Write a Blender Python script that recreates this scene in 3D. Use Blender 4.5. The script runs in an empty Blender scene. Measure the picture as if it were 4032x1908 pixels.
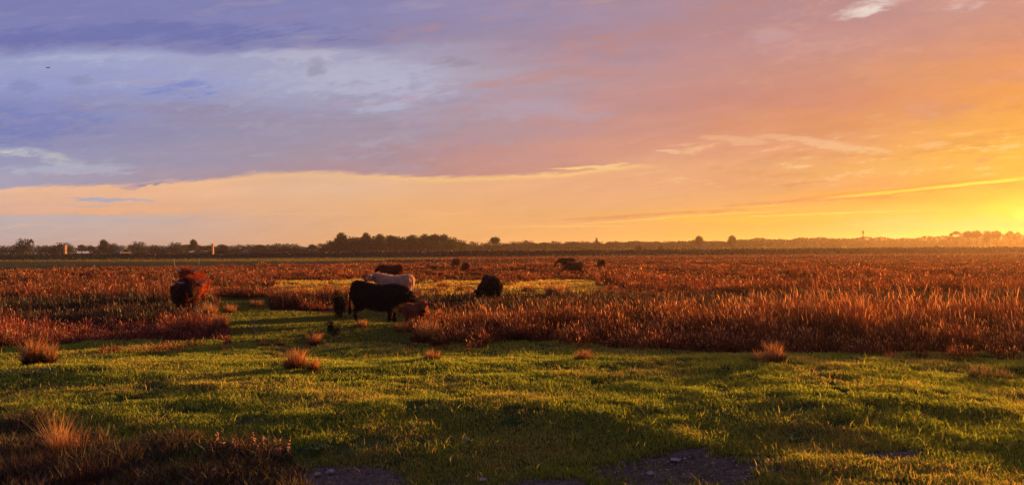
import bpy, bmesh, math, random
import numpy as np
from mathutils import Vector, Matrix

rng = np.random.default_rng(11)
random.seed(11)
S = bpy.context.scene
COL = S.collection
W0, H0, FPX = 4032.0, 1908.0, 2912.0
HORIZON = 980.0
CAM_Z = 2.2
ROLL = math.radians(0.38)

def lin(c):
    return tuple(((v/255.0)/12.92 if v/255.0 <= 0.04045 else ((v/255.0+0.055)/1.055)**2.4) for v in c)

# ------------------------------------------------------------------ camera
cd = bpy.data.cameras.new("camera")
cam = bpy.data.objects.new("camera", cd); COL.objects.link(cam)
cd.sensor_width = 36.0; cd.lens = 36.0*FPX/W0
cd.clip_start = 0.1; cd.clip_end = 6000
PITCH = math.atan((HORIZON-H0/2)/FPX)
cam_rot = Matrix.Rotation(math.pi/2+PITCH, 3, 'X') @ Matrix.Rotation(-ROLL, 3, 'Z')
cam.matrix_world = Matrix.Translation((0, 0, CAM_Z)) @ cam_rot.to_4x4()
S.camera = cam
S.view_settings.view_transform = 'Standard'; S.view_settings.look = 'None'
S.view_settings.exposure = 0.0; S.view_settings.gamma = 1.0
S.view_settings.use_curve_mapping = False
EXPO = 1.05
HAZE_D, HAZE_G = 0.00019, 0.66
S.view_settings.exposure = EXPO
S.cycles.use_denoising = True
S.cycles.max_bounces = 8; S.cycles.transparent_max_bounces = 8
S.cycles.volume_bounces = 0
S.cycles.sample_clamp_indirect = 4.0

def ray(px, py):
    d = cam_rot @ Vector((px-W0/2, -(py-H0/2), -FPX))
    return d / d.y                       # scaled so that the forward (Y) component is 1

# ------------------------------------------------------------------ sun
SUN_AZ, SUN_EL = math.radians(47.0), math.radians(5.4)
sd = bpy.data.lights.new("sun", 'SUN'); sd.energy = 5.0; sd.angle = math.radians(0.6)
sd.color = (1.0, 0.46, 0.11)
sun = bpy.data.objects.new("sun", sd); COL.objects.link(sun)
sun_dir = Vector((math.sin(SUN_AZ)*math.cos(SUN_EL), math.cos(SUN_AZ)*math.cos(SUN_EL), math.sin(SUN_EL)))
sun.rotation_euler = sun_dir.to_track_quat('Z', 'Y').to_euler()
sun.location = (60, 60, 30)

# ------------------------------------------------------------------ world: dusk sky with cloud layers
world = bpy.data.worlds.new("World"); S.world = world; world.use_nodes = True
nt = world.node_tree; nt.nodes.clear()
def N(t, **kw):
    n = nt.nodes.new(t)
    for k, v in kw.items(): setattr(n, k, v)
    return n
def mth(op, a, b=None, c=None, clamp=False):
    n = N('ShaderNodeMath', operation=op, use_clamp=clamp)
    for i, v in enumerate((a, b, c)):
        if v is None: continue
        if isinstance(v, (int, float)): n.inputs[i].default_value = v
        else: nt.links.new(v, n.inputs[i])
    return n.outputs[0]
def remap(v, a, b, c=0.0, d=1.0, smooth=True):
    n = N('ShaderNodeMapRange', interpolation_type='SMOOTHSTEP' if smooth else 'LINEAR', clamp=True)
    for i, x in enumerate((v, a, b, c, d)):
        if isinstance(x, (int, float)): n.inputs[i].default_value = x
        else: nt.links.new(x, n.inputs[i])
    return n.outputs[0]
def mixc(f, a, b, blend='MIX'):
    n = N('ShaderNodeMix', data_type='RGBA', blend_type=blend)
    for s, x in ((n.inputs[0], f), (n.inputs[6], a), (n.inputs[7], b)):
        if isinstance(x, (int, float)): s.default_value = x
        elif isinstance(x, tuple): s.default_value = (*x, 1)
        else: nt.links.new(x, s)
    return n.outputs[2]
tc = N('ShaderNodeTexCoord'); sep = N('ShaderNodeSeparateXYZ'); nt.links.new(tc.outputs['Generated'], sep.inputs[0])
dx, dy, dz = sep.outputs
den = mth('MAXIMUM', dy, 0.22)
s_ = mth('DIVIDE', dx, den); t_ = mth('DIVIDE', dz, den)
cr, sr = math.cos(ROLL), math.sin(ROLL)
sq = mth('SUBTRACT', mth('MULTIPLY', s_, cr), mth('MULTIPLY', t_, sr))
tq = mth('ADD', mth('MULTIPLY', t_, cr), mth('MULTIPLY', s_, -sr))
X = mth('ADD', mth('MULTIPLY', sq, FPX), 2016.0)      # azimuth coordinate of the sky dome
Y = mth('SUBTRACT', HORIZON, mth('MULTIPLY', tq, FPX))   # elevation coordinate of the sky dome
def noise(sx, sy, scale, detail=4.0, rough=0.55, off=0.0, shear=0.0):
    v = N('ShaderNodeCombineXYZ')
    nt.links.new(mth('DIVIDE', X, sx), v.inputs[0])
    yy = Y if shear == 0 else mth('ADD', Y, mth('MULTIPLY', X, shear))
    nt.links.new(mth('DIVIDE', yy, sy), v.inputs[1]); v.inputs[2].default_value = off
    n = N('ShaderNodeTexNoise', noise_dimensions='3D'); n.inputs['Scale'].default_value = scale
    n.inputs['Detail'].default_value = detail; n.inputs['Roughness'].default_value = rough
    nt.links.new(v.outputs[0], n.inputs['Vector'])
    return mth('SUBTRACT', n.outputs[0], 0.5)
nA = noise(900, 260, 1.6, 5, 0.55, 1.3, 0.06)
nB = noise(420, 95, 1.5, 6, 0.6, 5.1, 0.08)
nC = noise(260, 40, 1.5, 5, 0.6, 9.7, 0.12)
nF = noise(150, 46, 1.7, 6, 0.68, 3.3, 0.1)
Xw = mth('ADD', X, mth('MULTIPLY', nA, 420.0))
Yw = mth('ADD', mth('ADD', Y, mth('MULTIPLY', nA, 90.0)), mth('ADD', mth('MULTIPLY', nB, 60.0), mth('MULTIPLY', nF, 22.0)))

COLS = [0, 600, 1200, 1600, 2016, 2600, 3000, 3500, 4032]
UP = [
 (60,  [(113,118,178),(117,120,178),(122,124,178),(135,130,175),(150,140,172),(168,140,155),(180,138,142),(186,142,140),(205,150,130)]),
 (150, [(112,117,175),(114,118,175),(125,126,175),(142,134,170),(152,138,165),(176,138,145),(188,141,140),(194,145,135),(215,150,115)]),
 (205, [(152,162,205),(158,167,206),(168,168,198),(165,160,185),(160,145,168),(182,140,145),(190,142,140),(198,146,132),(226,150,105)]),
 (300, [(146,156,208),(146,156,210),(172,176,202),(180,180,200),(168,155,172),(192,145,142),(202,146,132),(215,150,112),(232,155,85)]),
 (400, [(118,130,188),(140,146,196),(164,160,184),(166,158,180),(175,154,165),(202,147,130),(211,149,120),(225,153,98),(240,168,72)]),
 (500, [(116,125,182),(140,138,174),(160,148,165),(166,148,162),(182,150,152),(212,152,125),(222,157,110),(230,162,92),(246,182,68)]),
 (600, [(150,152,186),(152,146,170),(166,146,156),(178,142,145),(198,145,132),(226,163,126),(233,166,117),(236,170,100),(249,184,72)]),
 (680, [(172,168,188),(166,148,162),(180,142,140),(190,143,135),(206,148,128),(233,174,130),(234,180,124),(238,180,96),(249,194,74)]),
]
LO = [
 (740, [(226,182,158),(242,184,140),(222,182,150),(232,182,140),(236,180,130),(236,181,132),(234,182,120),(238,184,100),(252,204,74)]),
 (800, [(222,176,152),(230,176,142),(226,178,140),(236,178,122),(236,180,128),(238,184,126),(240,188,110),(244,190,84),(252,218,80)]),
 (850, [(190,176,174),(205,176,162),(224,174,136),(236,178,118),(237,179,121),(240,187,108),(247,195,88),(248,206,100),(254,228,80)]),
 (940, [(196,176,172),(208,174,156),(226,174,130),(236,178,115),(240,182,115),(244,191,98),(249,198,82),(250,210,110),(254,228,92)]),
]
def fix(rows, k):
    return [(y, [tuple(v-k[j]*(0, 0, 0, 0, .3, .7, 1, 1.1, 1.0)[i] for j, v in enumerate(c)) for i, c in enumerate(r)]) for y, r in rows]
UP = fix(UP[:4], (3, 2, 0))+fix(UP[4:], (8, 10, -2)); LO = fix(LO, (8, 17, 6))
UP = [(y, [tuple(v*(1-w)+g*w for v, g in zip(c, k)) for c, w, k in zip(r, (.26, .26, .24, .18, .12, .10, .12, .12, .08), [(158, 154, 180)]*4+[(180, 152, 160)]+[(200, 150, 142)]*4)]) for y, r in UP]
def ramp(row):
    n = N('ShaderNodeValToRGB'); n.color_ramp.interpolation = 'B_SPLINE'
    els = n.color_ramp.elements
    while len(els) < len(COLS): els.new(0.5)
    for i, (c, r) in enumerate(zip(COLS, row)):
        els[i].position = 0.02+0.96*i/(len(COLS)-1); els[i].color = (*lin(r), 1)
    return n
# piecewise azimuth -> ramp position
px_node = N('ShaderNodeFloatCurve')
mapX = remap(Xw, -800, 4832, 0, 1, False)
nt.links.new(mapX, px_node.inputs[1])
crv = px_node.mapping.curves[0]
pts = [(0.0, 0.0)]+[((c+800)/5632.0, 0.02+0.96*i/(len(COLS)-1)) for i, c in enumerate(COLS)]+[(1.0, 1.0)]
while len(crv.points) < len(pts): crv.points.new(0.5, 0.5)
for p, (a, b) in zip(crv.points, pts): p.location = (a, b); p.handle_type = 'VECTOR'
px_node.mapping.update()
POSX = px_node.outputs[0]
def stack(rows, yv):
    out = None; py = None
    for (yy, row) in rows:
        r = ramp(row); nt.links.new(POSX, r.inputs[0])
        out = r.outputs[0] if out is None else mixc(remap(yv, py, yy), out, r.outputs[0])
        py = yy
    return out
up = stack(UP, Yw)
mot = noise(700, 150, 2.0, 5, .6, 21.0, .05)
up = mixc(mth('MULTIPLY', remap(mot, .02, .22), mth('MULTIPLY', remap(X, 2500, 1500), .38)), up, lin((176, 160, 176)))
up = mixc(mth('MULTIPLY', remap(mot, -.02, -.2), mth('MULTIPLY', remap(X, 600, 2200), .40)), up, lin((196, 138, 126)))
Yl = mth('ADD', Y, mth('MULTIPLY', nB, 26.0))
lo = stack(LO, Yl)

def blob(col, x, y, ax, ay, rot=0.0, k=1.0, soft=0.9, warp=1.0, hard=0.0, tex=0):
    """a cloud patch: centre, half axes, tilt (degrees), strength"""
    global sky
    a = math.radians(rot)
    wx = mth('SUBTRACT', mth('ADD', X, mth('MULTIPLY', nA, 200.0*warp)), x)
    wy = mth('SUBTRACT', mth('ADD', Y, mth('ADD', mth('MULTIPLY', nB, 50.0*warp), mth('MULTIPLY', nF, 40.0*warp))), y)
    u = mth('DIVIDE', mth('ADD', mth('MULTIPLY', wx, math.cos(a)), mth('MULTIPLY', wy, math.sin(a))), ax)
    v = mth('DIVIDE', mth('SUBTRACT', mth('MULTIPLY', wy, math.cos(a)), mth('MULTIPLY', wx, math.sin(a))), ay)
    r2 = mth('ADD', mth('MULTIPLY', u, u), mth('MULTIPLY', v, v))
    r2 = mth('ADD', r2, mth('MULTIPLY', mth('ADD', mth('ADD', nC, nB), nF), 3.0*soft))
    m = remap(r2, 1.0, hard, 0.0, k)
    if tex: m = mth('MULTIPLY', m, remap(nF, -.13, .10, .1, 1.0))
    sky = mixc(m, sky, lin(col))

# lower edge of the main cloud deck
edge = N('ShaderNodeFloatCurve'); nt.links.new(remap(X, 0, 4032, 0, 1, False), edge.inputs[1])
EP = [(0, 715), (300, 709), (560, 706), (760, 694), (1100, 668), (1340, 671), (1640, 690), (2016, 690), (2220, 680), (2480, 655), (2900, 640), (3300, 620), (4032, 560)]
ec = edge.mapping.curves[0]
while len(ec.points) < len(EP): ec.points.new(0.5, 0.5)
for p, (a, b) in zip(ec.points, EP): p.location = (a/4032.0, b/1000.0)
edge.mapping.update()
dE = mth('SUBTRACT', mth('ADD', Y, mth('ADD', mth('MULTIPLY', nC, 40.0), mth('MULTIPLY', nF, 26.0))), mth('MULTIPLY', edge.outputs[0], 1000.0))
wid = remap(X, 2150, 3100, 12.0, 110.0)
sky = mixc(remap(mth('DIVIDE', dE, wid), -1.0, 1.0), up, lo)
# bright lining under the deck
lining = mth('MULTIPLY', remap(mth('ABSOLUTE', mth('SUBTRACT', dE, 10.0)), 16.0, 0.0), remap(X, 1000, 2200, 0.15, 0.75))
lining = mth('MULTIPLY', lining, remap(X, 2700, 2400, 0.0, 1.0))
sky = mixc(lining, sky, lin((250, 200, 130)))
BLOBS = [
 # violet deck upper left: darker centre
 ((106,112,172), 520, 110, 900, 55, 0, .6),
 # pale patches
 ((182,182,206), 1450, 310, 420, 110, 4, .6), ((190,190,208), 1180, 205, 260, 34, 0, .5), ((178,184,212), 380, 205, 330, 26, 0, .5),
 ((118,132,196), 760, 330, 200, 42, -3, .75), ((110,122,184), 120, 470, 360, 90, 0, .45),
 ((150,146,172), 1255, 255, 62, 44, 20, .75), ((142,144,178), 330, 290, 70, 20, 0, .6), ((130,138,182), 85, 310, 80, 32, 0, .6),
 ((150,148,186), 420, 375, 260, 26, 4, .5), ((146,138,170), 620, 412, 520, 30, 2, .55),
 ((152,138,158), 1780, 238, 150, 26, 6, .7), ((160,140,156), 1950, 175, 420, 22, 5, .5), ((158,146,168), 1760, 396, 170, 26, 0, .5),
 ((150,138,160), 1000, 440, 620, 50, 4, .35), ((190,142,140), 2150, 305, 320, 30, -6, .6), ((186,140,140), 2550, 140, 500, 40, -10, .5),
 ((180,168,186), 2150, 430, 280, 50, 3, .4),
 # cream breaks on the left
 ((206,206,200), 75, 578, 130, 30, 3, .8, .9, .5, 0, 1), ((200,200,196), 190, 592, 150, 30, 12, .7, .9, .5, 0, 1), ((186,190,206), 260, 640, 360, 26, 0, .45),
 ((232,196,180), 950, 700, 120, 8, -5, .0),
 ((196,160,168), 640, 704, 130, 9, -2, .8), 
 ((150,138,156), 640, 703, 95, 7, -2, .8, .5), ((178,172,192), 400, 755, 110, 8, 3, .9, .5), ((176,172,190), 545, 765, 80, 6, 3, .85, .5),
 ((246,182,128), 420, 800, 420, 14, 0, .5),((200,178,170), 340, 782, 190, 5, 0, .45),
 ((186,178,186), 250, 835, 600, 18, 1, .45), ((214,182,164), 900, 815, 420, 5, 1, .4),
 # bright openings upper right
 ((226,206,200), 3460, 35, 190, 36, -13, .95, .9, .4, 0, 1), ((236,222,214), 3425, 52, 70, 24, -13, .7, .7, .3), ((222,192,186), 3800, 32, 100, 44, 0, .7, .8, .4, 0, 1), ((206,178,180), 3060, 150, 120, 34, 0, .35),
 ((196,146,146), 3150, 190, 800, 60, -8, .3), ((222,148,100), 3300, 480, 620, 70, -3, .4), ((222,150,112), 3800, 360, 420, 60, -12, .35),
 # creamy wisps centre right
 ((252,206,136), 2300, 662, 190, 9, -4, .9, .7), ((246,200,140), 2420, 655, 80, 10, -8, .6), ((240,196,150), 2660, 602, 80, 10, 5, .7),
 ((238,186,142), 2900, 560, 150, 18, 6, .55), ((242,194,148), 3230, 580, 280, 22, 8, .6), ((240,190,140), 3440, 605, 120, 14, 4, .6),
 ((214,152,106), 3350, 630, 260, 12, 3, .4), ((208,150,80), 3880, 570, 260, 42, -8, .45), ((240,190,130), 3700, 590, 80, 12, -5, .6),
 ((228,180,100), 3500, 690, 420, 44, -4, .5), ((206,150,94), 3180, 735, 160, 8, -3, .5), ((220,150,100), 2460, 790, 0.1, 0.1, 0, 0.0),
 # rising contrail-like line and the orange bars under it
 ((230,158,74), 3500, 772, 560, 17, -5, .55), ((255,222,80), 3560, 770, 800, 7, -5.5, .75, .35, .25), ((255,238,90), 3900, 742, 260, 6, -5, .8, .3, .2),
 ((226,150,96), 3180, 806, 380, 11, -2.2, .85, .5, .4), ((222,150,98), 2600, 850, 520, 9, -2.5, .75, .5, .4), ((228,164,110), 2350, 868, 460, 6, -1, .5, .5, .4),
 ((255,208,96), 2700, 862, 620, 5, -3, .65, .4, .3), ((255,204,110), 2220, 893, 330, 4, 0.6, .7, .4, .3), ((250,196,110), 1780, 838, 130, 3, 1, .6, .4, .3), ((244,186,112), 1200, 832, 330, 4, 1.5, .5, .4, .3),
 ((246,196,76), 3050, 872, 700, 16, -1, .5),((255,226,110), 3350, 855, 500, 5, -1, .5, .5, .3),((252,206,130), 3700, 900, 420, 40, 0, .4),
 ((255,246,90), 4060, 850, 260, 70, 0, .28, .2, .3, 0.0), ((255,250,120), 4100, 868, 130, 44, 0, .5, .1, .3),
 ((214,180,170), 200, 870, 420, 6, 1, .5), ((232,186,160), 100, 862, 80, 5, 0, .5),
]
for b in BLOBS:
    if b[5+1] > 0: blob(*b)
# broken altocumulus texture, left grey-violet, right cream and rose
wL = mth('MULTIPLY', remap(Y, 180, 260), mth('MULTIPLY', remap(Y, 720, 640), remap(X, 2300, 1500)))
sky = mixc(mth('MULTIPLY', mth('MULTIPLY', remap(mth('ADD', nF, nB), .04, .26), wL), .32), sky, lin((150, 140, 168)))
sky = mixc(mth('MULTIPLY', mth('MULTIPLY', remap(mth('ADD', nF, nB), -.04, -.26), wL), .20), sky, lin((188, 190, 210)))
wR = mth('MULTIPLY', remap(Y, 500, 600), mth('MULTIPLY', remap(Y, 790, 700), remap(X, 2350, 2900)))
sky = mixc(mth('MULTIPLY', mth('MULTIPLY', remap(mth('ADD', nF, nC), .05, .28), wR), .55), sky, lin((246, 204, 146)))
sky = mixc(mth('MULTIPLY', mth('MULTIPLY', remap(mth('ADD', nF, nC), -.05, -.28), wR), .40), sky, lin((216, 148, 100)))
wT = mth('MULTIPLY', remap(Y, 560, 440), remap(X, 1900, 2600))
sky = mixc(mth('MULTIPLY', mth('MULTIPLY', remap(mth('ADD', nF, nA), .04, .28), wT), .35), sky, lin((214, 164, 150)))
sky = mixc(mth('MULTIPLY', mth('MULTIPLY', remap(mth('ADD', nF, nA), -.04, -.28), wT), .35), sky, lin((196, 132, 108)))
# fine streaks everywhere
fine = mth('ADD', mth('MULTIPLY', nC, 0.15), mth('MULTIPLY', nB, 0.16))
hs = N('ShaderNodeHueSaturation'); nt.links.new(mth('ADD', 1.0, fine), hs.inputs['Value']); nt.links.new(sky, hs.inputs['Color'])
sky = hs.outputs[0]
# towards the back and the zenith: the clear dusk sky model, dimmed by the deck
nish = N('ShaderNodeTexSky', sky_type='NISHITA'); nish.sun_disc = False
nish.sun_elevation = SUN_EL; nish.sun_rotation = SUN_AZ; nish.dust_density = 2.0
nsc = mixc(1.0, nish.outputs[0], (0.10, 0.10, 0.10), 'MULTIPLY')
back = mixc(0.75, nsc, lin((112, 112, 160)))
sky = mixc(remap(dy, 0.45, -0.15), sky, back)
sky = mixc(remap(dz, 0.45, 0.8), sky, lin((120, 112, 150)))
gnd = remap(dz, -0.002, -0.06)
sky = mixc(gnd, sky, lin((70, 45, 30)))
bg = N('ShaderNodeBackground'); nt.links.new(sky, bg.inputs[0]); bg.inputs[1].default_value = 2**-EXPO
wo = N('ShaderNodeOutputWorld'); nt.links.new(bg.outputs[0], wo.inputs[0])
world.cycles.sampling_method = 'MANUAL'; world.cycles.sample_map_resolution = 512
# ------------------------------------------------------------------ helpers
def tag(o, label=None, cat=None, group=None, kind=None):
    if label: o['label'] = label
    if cat: o['category'] = cat
    if group: o['group'] = group
    if kind: o['kind'] = kind
    return o
def link(o, parent=None):
    COL.objects.link(o)
    if parent is not None: o.parent = parent
    return o
def empty(name, loc, rz=0.0, sc=1.0):
    o = bpy.data.objects.new(name, None); COL.objects.link(o)
    o.location = loc; o.rotation_euler = (0, 0, rz); o.scale = (sc, sc, sc); o.empty_display_size = .2
    return o
def obj(name, me, parent=None, mat=None):
    if mat is not None: me.materials.append(mat)
    return link(bpy.data.objects.new(name, me), parent)

_hs = np.random.default_rng(5).random((256, 256))
def vnoise(x, y):
    xi = np.floor(x).astype(int); yi = np.floor(y).astype(int)
    fx = x-xi; fy = y-yi
    fx = fx*fx*(3-2*fx); fy = fy*fy*(3-2*fy)
    a = _hs[xi & 255, yi & 255]; b = _hs[(xi+1) & 255, yi & 255]
    c = _hs[xi & 255, (yi+1) & 255]; d = _hs[(xi+1) & 255, (yi+1) & 255]
    return (a*(1-fx)+b*fx)*(1-fy)+(c*(1-fx)+d*fx)*fy
def fbm(x, y, o=4, g=0.5):
    s = 0; a = 1; t = 0
    for i in range(o):
        s = s+a*vnoise(x*2**i+17.3*i, y*2**i+5.1*i); t += a; a *= g
    return s/t-0.5                       # about -0.4 .. 0.4
def sst(x, a, b):
    t = np.clip((x-a)/(b-a), 0, 1); return t*t*(3-2*t)

def mesh_np(name, V, quads=None, tris=None, col=None, smooth=False):
    me = bpy.data.meshes.new(name)
    nq = 0 if quads is None else len(quads); ntr = 0 if tris is None else len(tris)
    me.vertices.add(len(V)); me.vertices.foreach_set('co', np.asarray(V, np.float32).ravel())
    parts = []
    if nq: parts.append(np.asarray(quads, np.int32).ravel())
    if ntr: parts.append(np.asarray(tris, np.int32).ravel())
    loops = np.concatenate(parts)
    me.loops.add(len(loops)); me.loops.foreach_set('vertex_index', loops)
    me.polygons.add(nq+ntr)
    ls = np.concatenate([np.arange(nq)*4, nq*4+np.arange(ntr)*3]).astype(np.int32)
    me.polygons.foreach_set('loop_start', ls)
    if smooth: me.polygons.foreach_set('use_smooth', np.ones(nq+ntr, bool))
    if col is not None:
        ca = me.color_attributes.new('col', 'BYTE_COLOR' if len(V) > 200000 else 'FLOAT_COLOR', 'POINT')
        c4 = np.ones((len(V), 4), np.float32); c4[:, :3] = col
        ca.data.foreach_set('color', c4.ravel())
    me.update(calc_edges=True)
    return me

# ------------------------------------------------------------------ terrain
def screen_xy(x, y, z=0.0):
    """where a ground point falls, only used to lay the vegetation zones out on the ground plane"""
    y = np.maximum(y, 0.5)
    sx = x/y*FPX; sy = (z-CAM_Z)/y*FPX
    c, s = math.cos(ROLL), math.sin(ROLL)
    return W0/2+sx*c, HORIZON-sy-s*sx*1.0
def H(x, y):
    x = np.asarray(x, float); y = np.asarray(y, float)
    u = x/np.maximum(y, 1)
    near = 1-sst(y, 14.2+0.9*fbm(x/3, y/3), 16.4+1.2*u)          # raised pasture bank in front
    z = -0.13*(1-near)
    # bank shaped to fall towards the camera, left and middle, so it shades itself
    z = z-0.40*sst(y, 11.2+2.2*fbm(x/4+7, y/6), 6.8)*(1-0.6*sst(x, 0.5, 4.5))
    z = z-0.5*sst(y, 6.5, 2.0)*near
    b = 0.22*fbm(x/2.6+3, y/1.5, 3, 0.5)+0.06*fbm(x/0.6, y/0.5, 2)
    z = z+b*near*sst(y, 3, 7)
    mid = (1-near)*sst(y, 400, 60)
    z = z+mid*(0.22*fbm(x/5+11, y/4.0, 3)+0.05*fbm(x/1.1, y/1.1, 2))
    z = z+0.12*np.exp(-((u+0.18)/0.09)**2)*np.exp(-((y-21.8)/1.3)**2)    # hump in the grass passage
    z = z-0.10*np.exp(-((x+5.3+0.15*np.sin(y))/0.5)**2)*np.exp(-((y-17.5)/2.5)**2)   # worn track
    # far low dyke
    yd = 232+14*np.sin(x/160.0)+6*fbm(x/40, x*0+3)
    hd = 1.75+0.5*fbm(x/25, x*0+1.5)+0.25*fbm(x/5, x*0+8)
    z = z+hd*np.exp(-((y-yd)/9.0)**2)
    z = z+0.25*np.exp(-((y-(150+10*fbm(x/60, x*0)))/5.0)**2)*sst(x, -60, -10)
    return z
def hz(x, y): return float(H(np.array([x]), np.array([y]))[0])
def ground_at(px, py):
    """the point of the terrain seen at that place of the photograph"""
    d = ray(px, py)
    ys = np.geomspace(4, 900, 4000)
    zr = CAM_Z+d.z*ys; zh = H(d.x*ys, ys)
    k = np.argmax(zr < zh)
    if k == 0: k = len(ys)-1
    return Vector((d.x*ys[k], ys[k], zh[k]))
def at_depth(px, dist):
    d = ray(px, HORIZON)
    return Vector((d.x*dist, dist, hz(d.x*dist, dist)))

# vegetation zones, returned as weights for each ground point
def zones(x, y):
    px, py = screen_xy(x, y, -0.15)
    n1 = fbm(x/1.7+3, y/1.7+9, 3); n2 = fbm(x/5+1, y/7+2, 3); n3 = fbm(x/14+5, y/26+3, 3)
    near_edge = np.interp(px, [-600, 0, 860, 900, 1600, 1640, 2000, 2300, 2700, 3200, 4700], [1362, 1362, 1362, 1362, 1362, 1352, 1350, 1366, 1392, 1416, 1432])
    jit = n1*70+n2*36
    jit = jit+fbm(x/7+4, y/9+4, 2)*46
    pasture_front = (py > near_edge+jit).astype(float)
    # grass passage with the worn track
    pl = np.interp(py, [1165, 1200, 1260, 1370], [850, 862, 870, 905]); pr = np.interp(py, [1165, 1200, 1250, 1290, 1370], [1330, 1390, 1640, 1620, 1600])
    passage = ((px > pl+n1*110) & (px < pr+n1*110) & (py > 1172+n2*20) & (pasture_front < .5)).astype(float)
    tuftline = ((px > 1060) & (px < 1390) & (py > 1172) & (py < 1235))
    passage = np.where(tuftline, 0.0, passage)
    # pale hay meadow
    mlow = np.interp(px, [900, 1050, 1300, 1650, 2300, 2500], [1120, 1150, 1172, 1178, 1182, 1120])
    mtop = np.interp(px, [900, 1050, 1700, 2300, 2500], [1118, 1108, 1104, 1104, 1120])
    meadow = ((n1*.7+n2 < .46) & (py > mtop+n1*10) & (py < mlow+n1*22+n2*18) & (px > 1040+n2*200) & (px < 2480+n2*300)).astype(float)
    # green strip on the left in the distance
    st = np.interp(px, [-800, 0, 1000, 1750, 1900], [1015, 1017, 1013, 1012, 1015]); sb = np.interp(px, [-800, 0, 500, 1000, 1500, 1800], [1066, 1066, 1052, 1044, 1028, 1015])
    strip = ((py > st+n3*8) & (py < sb+n2*14)).astype(float)
    front_left = ((px < 905) & (py > 1284+n1*16) & (pasture_front < .5)).astype(float)
    dark = np.maximum(((px < 850) & (py > 1192+n2*30) & (py < 1290+n1*14)), ((px > 1640) & (py > 1172+n2*26) & (py < 1262+n1*14+np.interp(px, [1640, 2400, 3000, 4032], [0, 0, -10, 0])))).astype(float)  # dark growth, with the shade behind the reeds laid out as a zone
    reed = (1-pasture_front)*(1-passage)*(1-meadow)*(1-strip)
    return dict(px=px, py=py, front=pasture_front, passage=passage, meadow=meadow*(1-pasture_front), strip=strip, fl=front_left*reed, dark=dark*reed, reed=reed, n1=n1, n2=n2, n3=n3, inside=near_edge+jit-py)

def mud_amount(x, y):
    n = fbm(x/0.5+2, y/0.35+4, 5, .7)
    px, py = screen_xy(x, y, -0.3)
    m = np.zeros_like(x)
    for cx, cy, ax, ay in ((1380, 1880, 260, 42), (2640, 1862, 420, 58), (2700, 1812, 120, 10), (3450, 1835, 260, 18), (2120, 1905, 300, 30)):
        m = np.maximum(m, sst(1-((px-cx)/ax)**2-((py-cy)/ay)**2+n*2.2, 0.0, 0.7))
    m = np.maximum(m, sst(1-((px-1000)/40)**2-((py-1310)/60)**2+n*1.6, 0.0, .8)*.8)
    m = np.maximum(m, .6*sst(1-((px-130)/230)**2-((py-1535)/16)**2+n*1.6, 0.1, .8))
    return m

# ------------------------------------------------------------------ materials
def new_mat(name):
    m = bpy.data.materials.new(name); m.use_nodes = True
    t = m.node_tree; t.nodes.clear(); return m, t
def blade_mat(name, trans=0.5, gloss=0.06, tboost=(1.0, 1.0, 1.0), rough=0.5):
    m, t = new_mat(name)
    a = t.nodes.new('ShaderNodeAttribute'); a.attribute_name = 'col'
    d = t.nodes.new('ShaderNodeBsdfDiffuse'); tr = t.nodes.new('ShaderNodeBsdfTranslucent')
    g = t.nodes.new('ShaderNodeBsdfGlossy'); g.inputs['Roughness'].default_value = rough
    g.inputs['Color'].default_value = (.5, .5, .5, 1)
    mu = t.nodes.new('ShaderNodeMix'); mu.data_type = 'RGBA'; mu.blend_type = 'MULTIPLY'; mu.inputs[0].default_value = 1
    mu.inputs[7].default_value = (*tboost, 1)
    mx = t.nodes.new('ShaderNodeMixShader'); mx.inputs[0].default_value = trans
    mg = t.nodes.new('ShaderNodeMixShader'); mg.inputs[0].default_value = gloss
    o = t.nodes.new('ShaderNodeOutputMaterial'); L = t.links.new
    L(a.outputs['Color'], d.inputs[0]); L(a.outputs['Color'], mu.inputs[6]); L(mu.outputs[2], tr.inputs[0])
    L(d.outputs[0], mx.inputs[1]); L(tr.outputs[0], mx.inputs[2])
    L(mx.outputs[0], mg.inputs[1]); L(g.outputs[0], mg.inputs[2]); L(mg.outputs[0], o.inputs[0])
    return m
M_grass = blade_mat("grass_blades", .55, .03, (2.7, 2.7, 1.3))
M_reed = blade_mat("dry_reeds", .5, .05, (1.5, 1.25, 1.0))
M_leaf = blade_mat("tree_leaves", .35, .02, (1.2, 1.2, 1.0))
def solid_mat(name, c1, c2, scale=8.0, rough=.85, bump=0.0, spec=.3, coords='Object'):
    m, t = new_mat(name); L = t.links.new
    tcn = t.nodes.new('ShaderNodeTexCoord'); n = t.nodes.new('ShaderNodeTexNoise')
    n.inputs['Scale'].default_value = scale; n.inputs['Detail'].default_value = 5
    L(tcn.outputs[coords], n.inputs['Vector'])
    r = t.nodes.new('ShaderNodeMix'); r.data_type = 'RGBA'
    mr = t.nodes.new('ShaderNodeMapRange'); mr.inputs[1].default_value = .35; mr.inputs[2].default_value = .65
    L(n.outputs[0], mr.inputs[0]); L(mr.outputs[0], r.inputs[0]); r.inputs[6].default_value = (*c1, 1); r.inputs[7].default_value = (*c2, 1)
    p = t.nodes.new('ShaderNodeBsdfPrincipled'); p.inputs['Roughness'].default_value = rough; p.inputs['Specular IOR Level'].default_value = spec
    L(r.outputs[2], p.inputs['Base Color'])
    if bump:
        b = t.nodes.new('ShaderNodeBump'); b.inputs['Strength'].default_value = bump; L(n.outputs[0], b.inputs['Height']); L(b.outputs[0], p.inputs['Normal'])
    o = t.nodes.new('ShaderNodeOutputMaterial'); L(p.outputs[0], o.inputs[0]); return m

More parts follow.
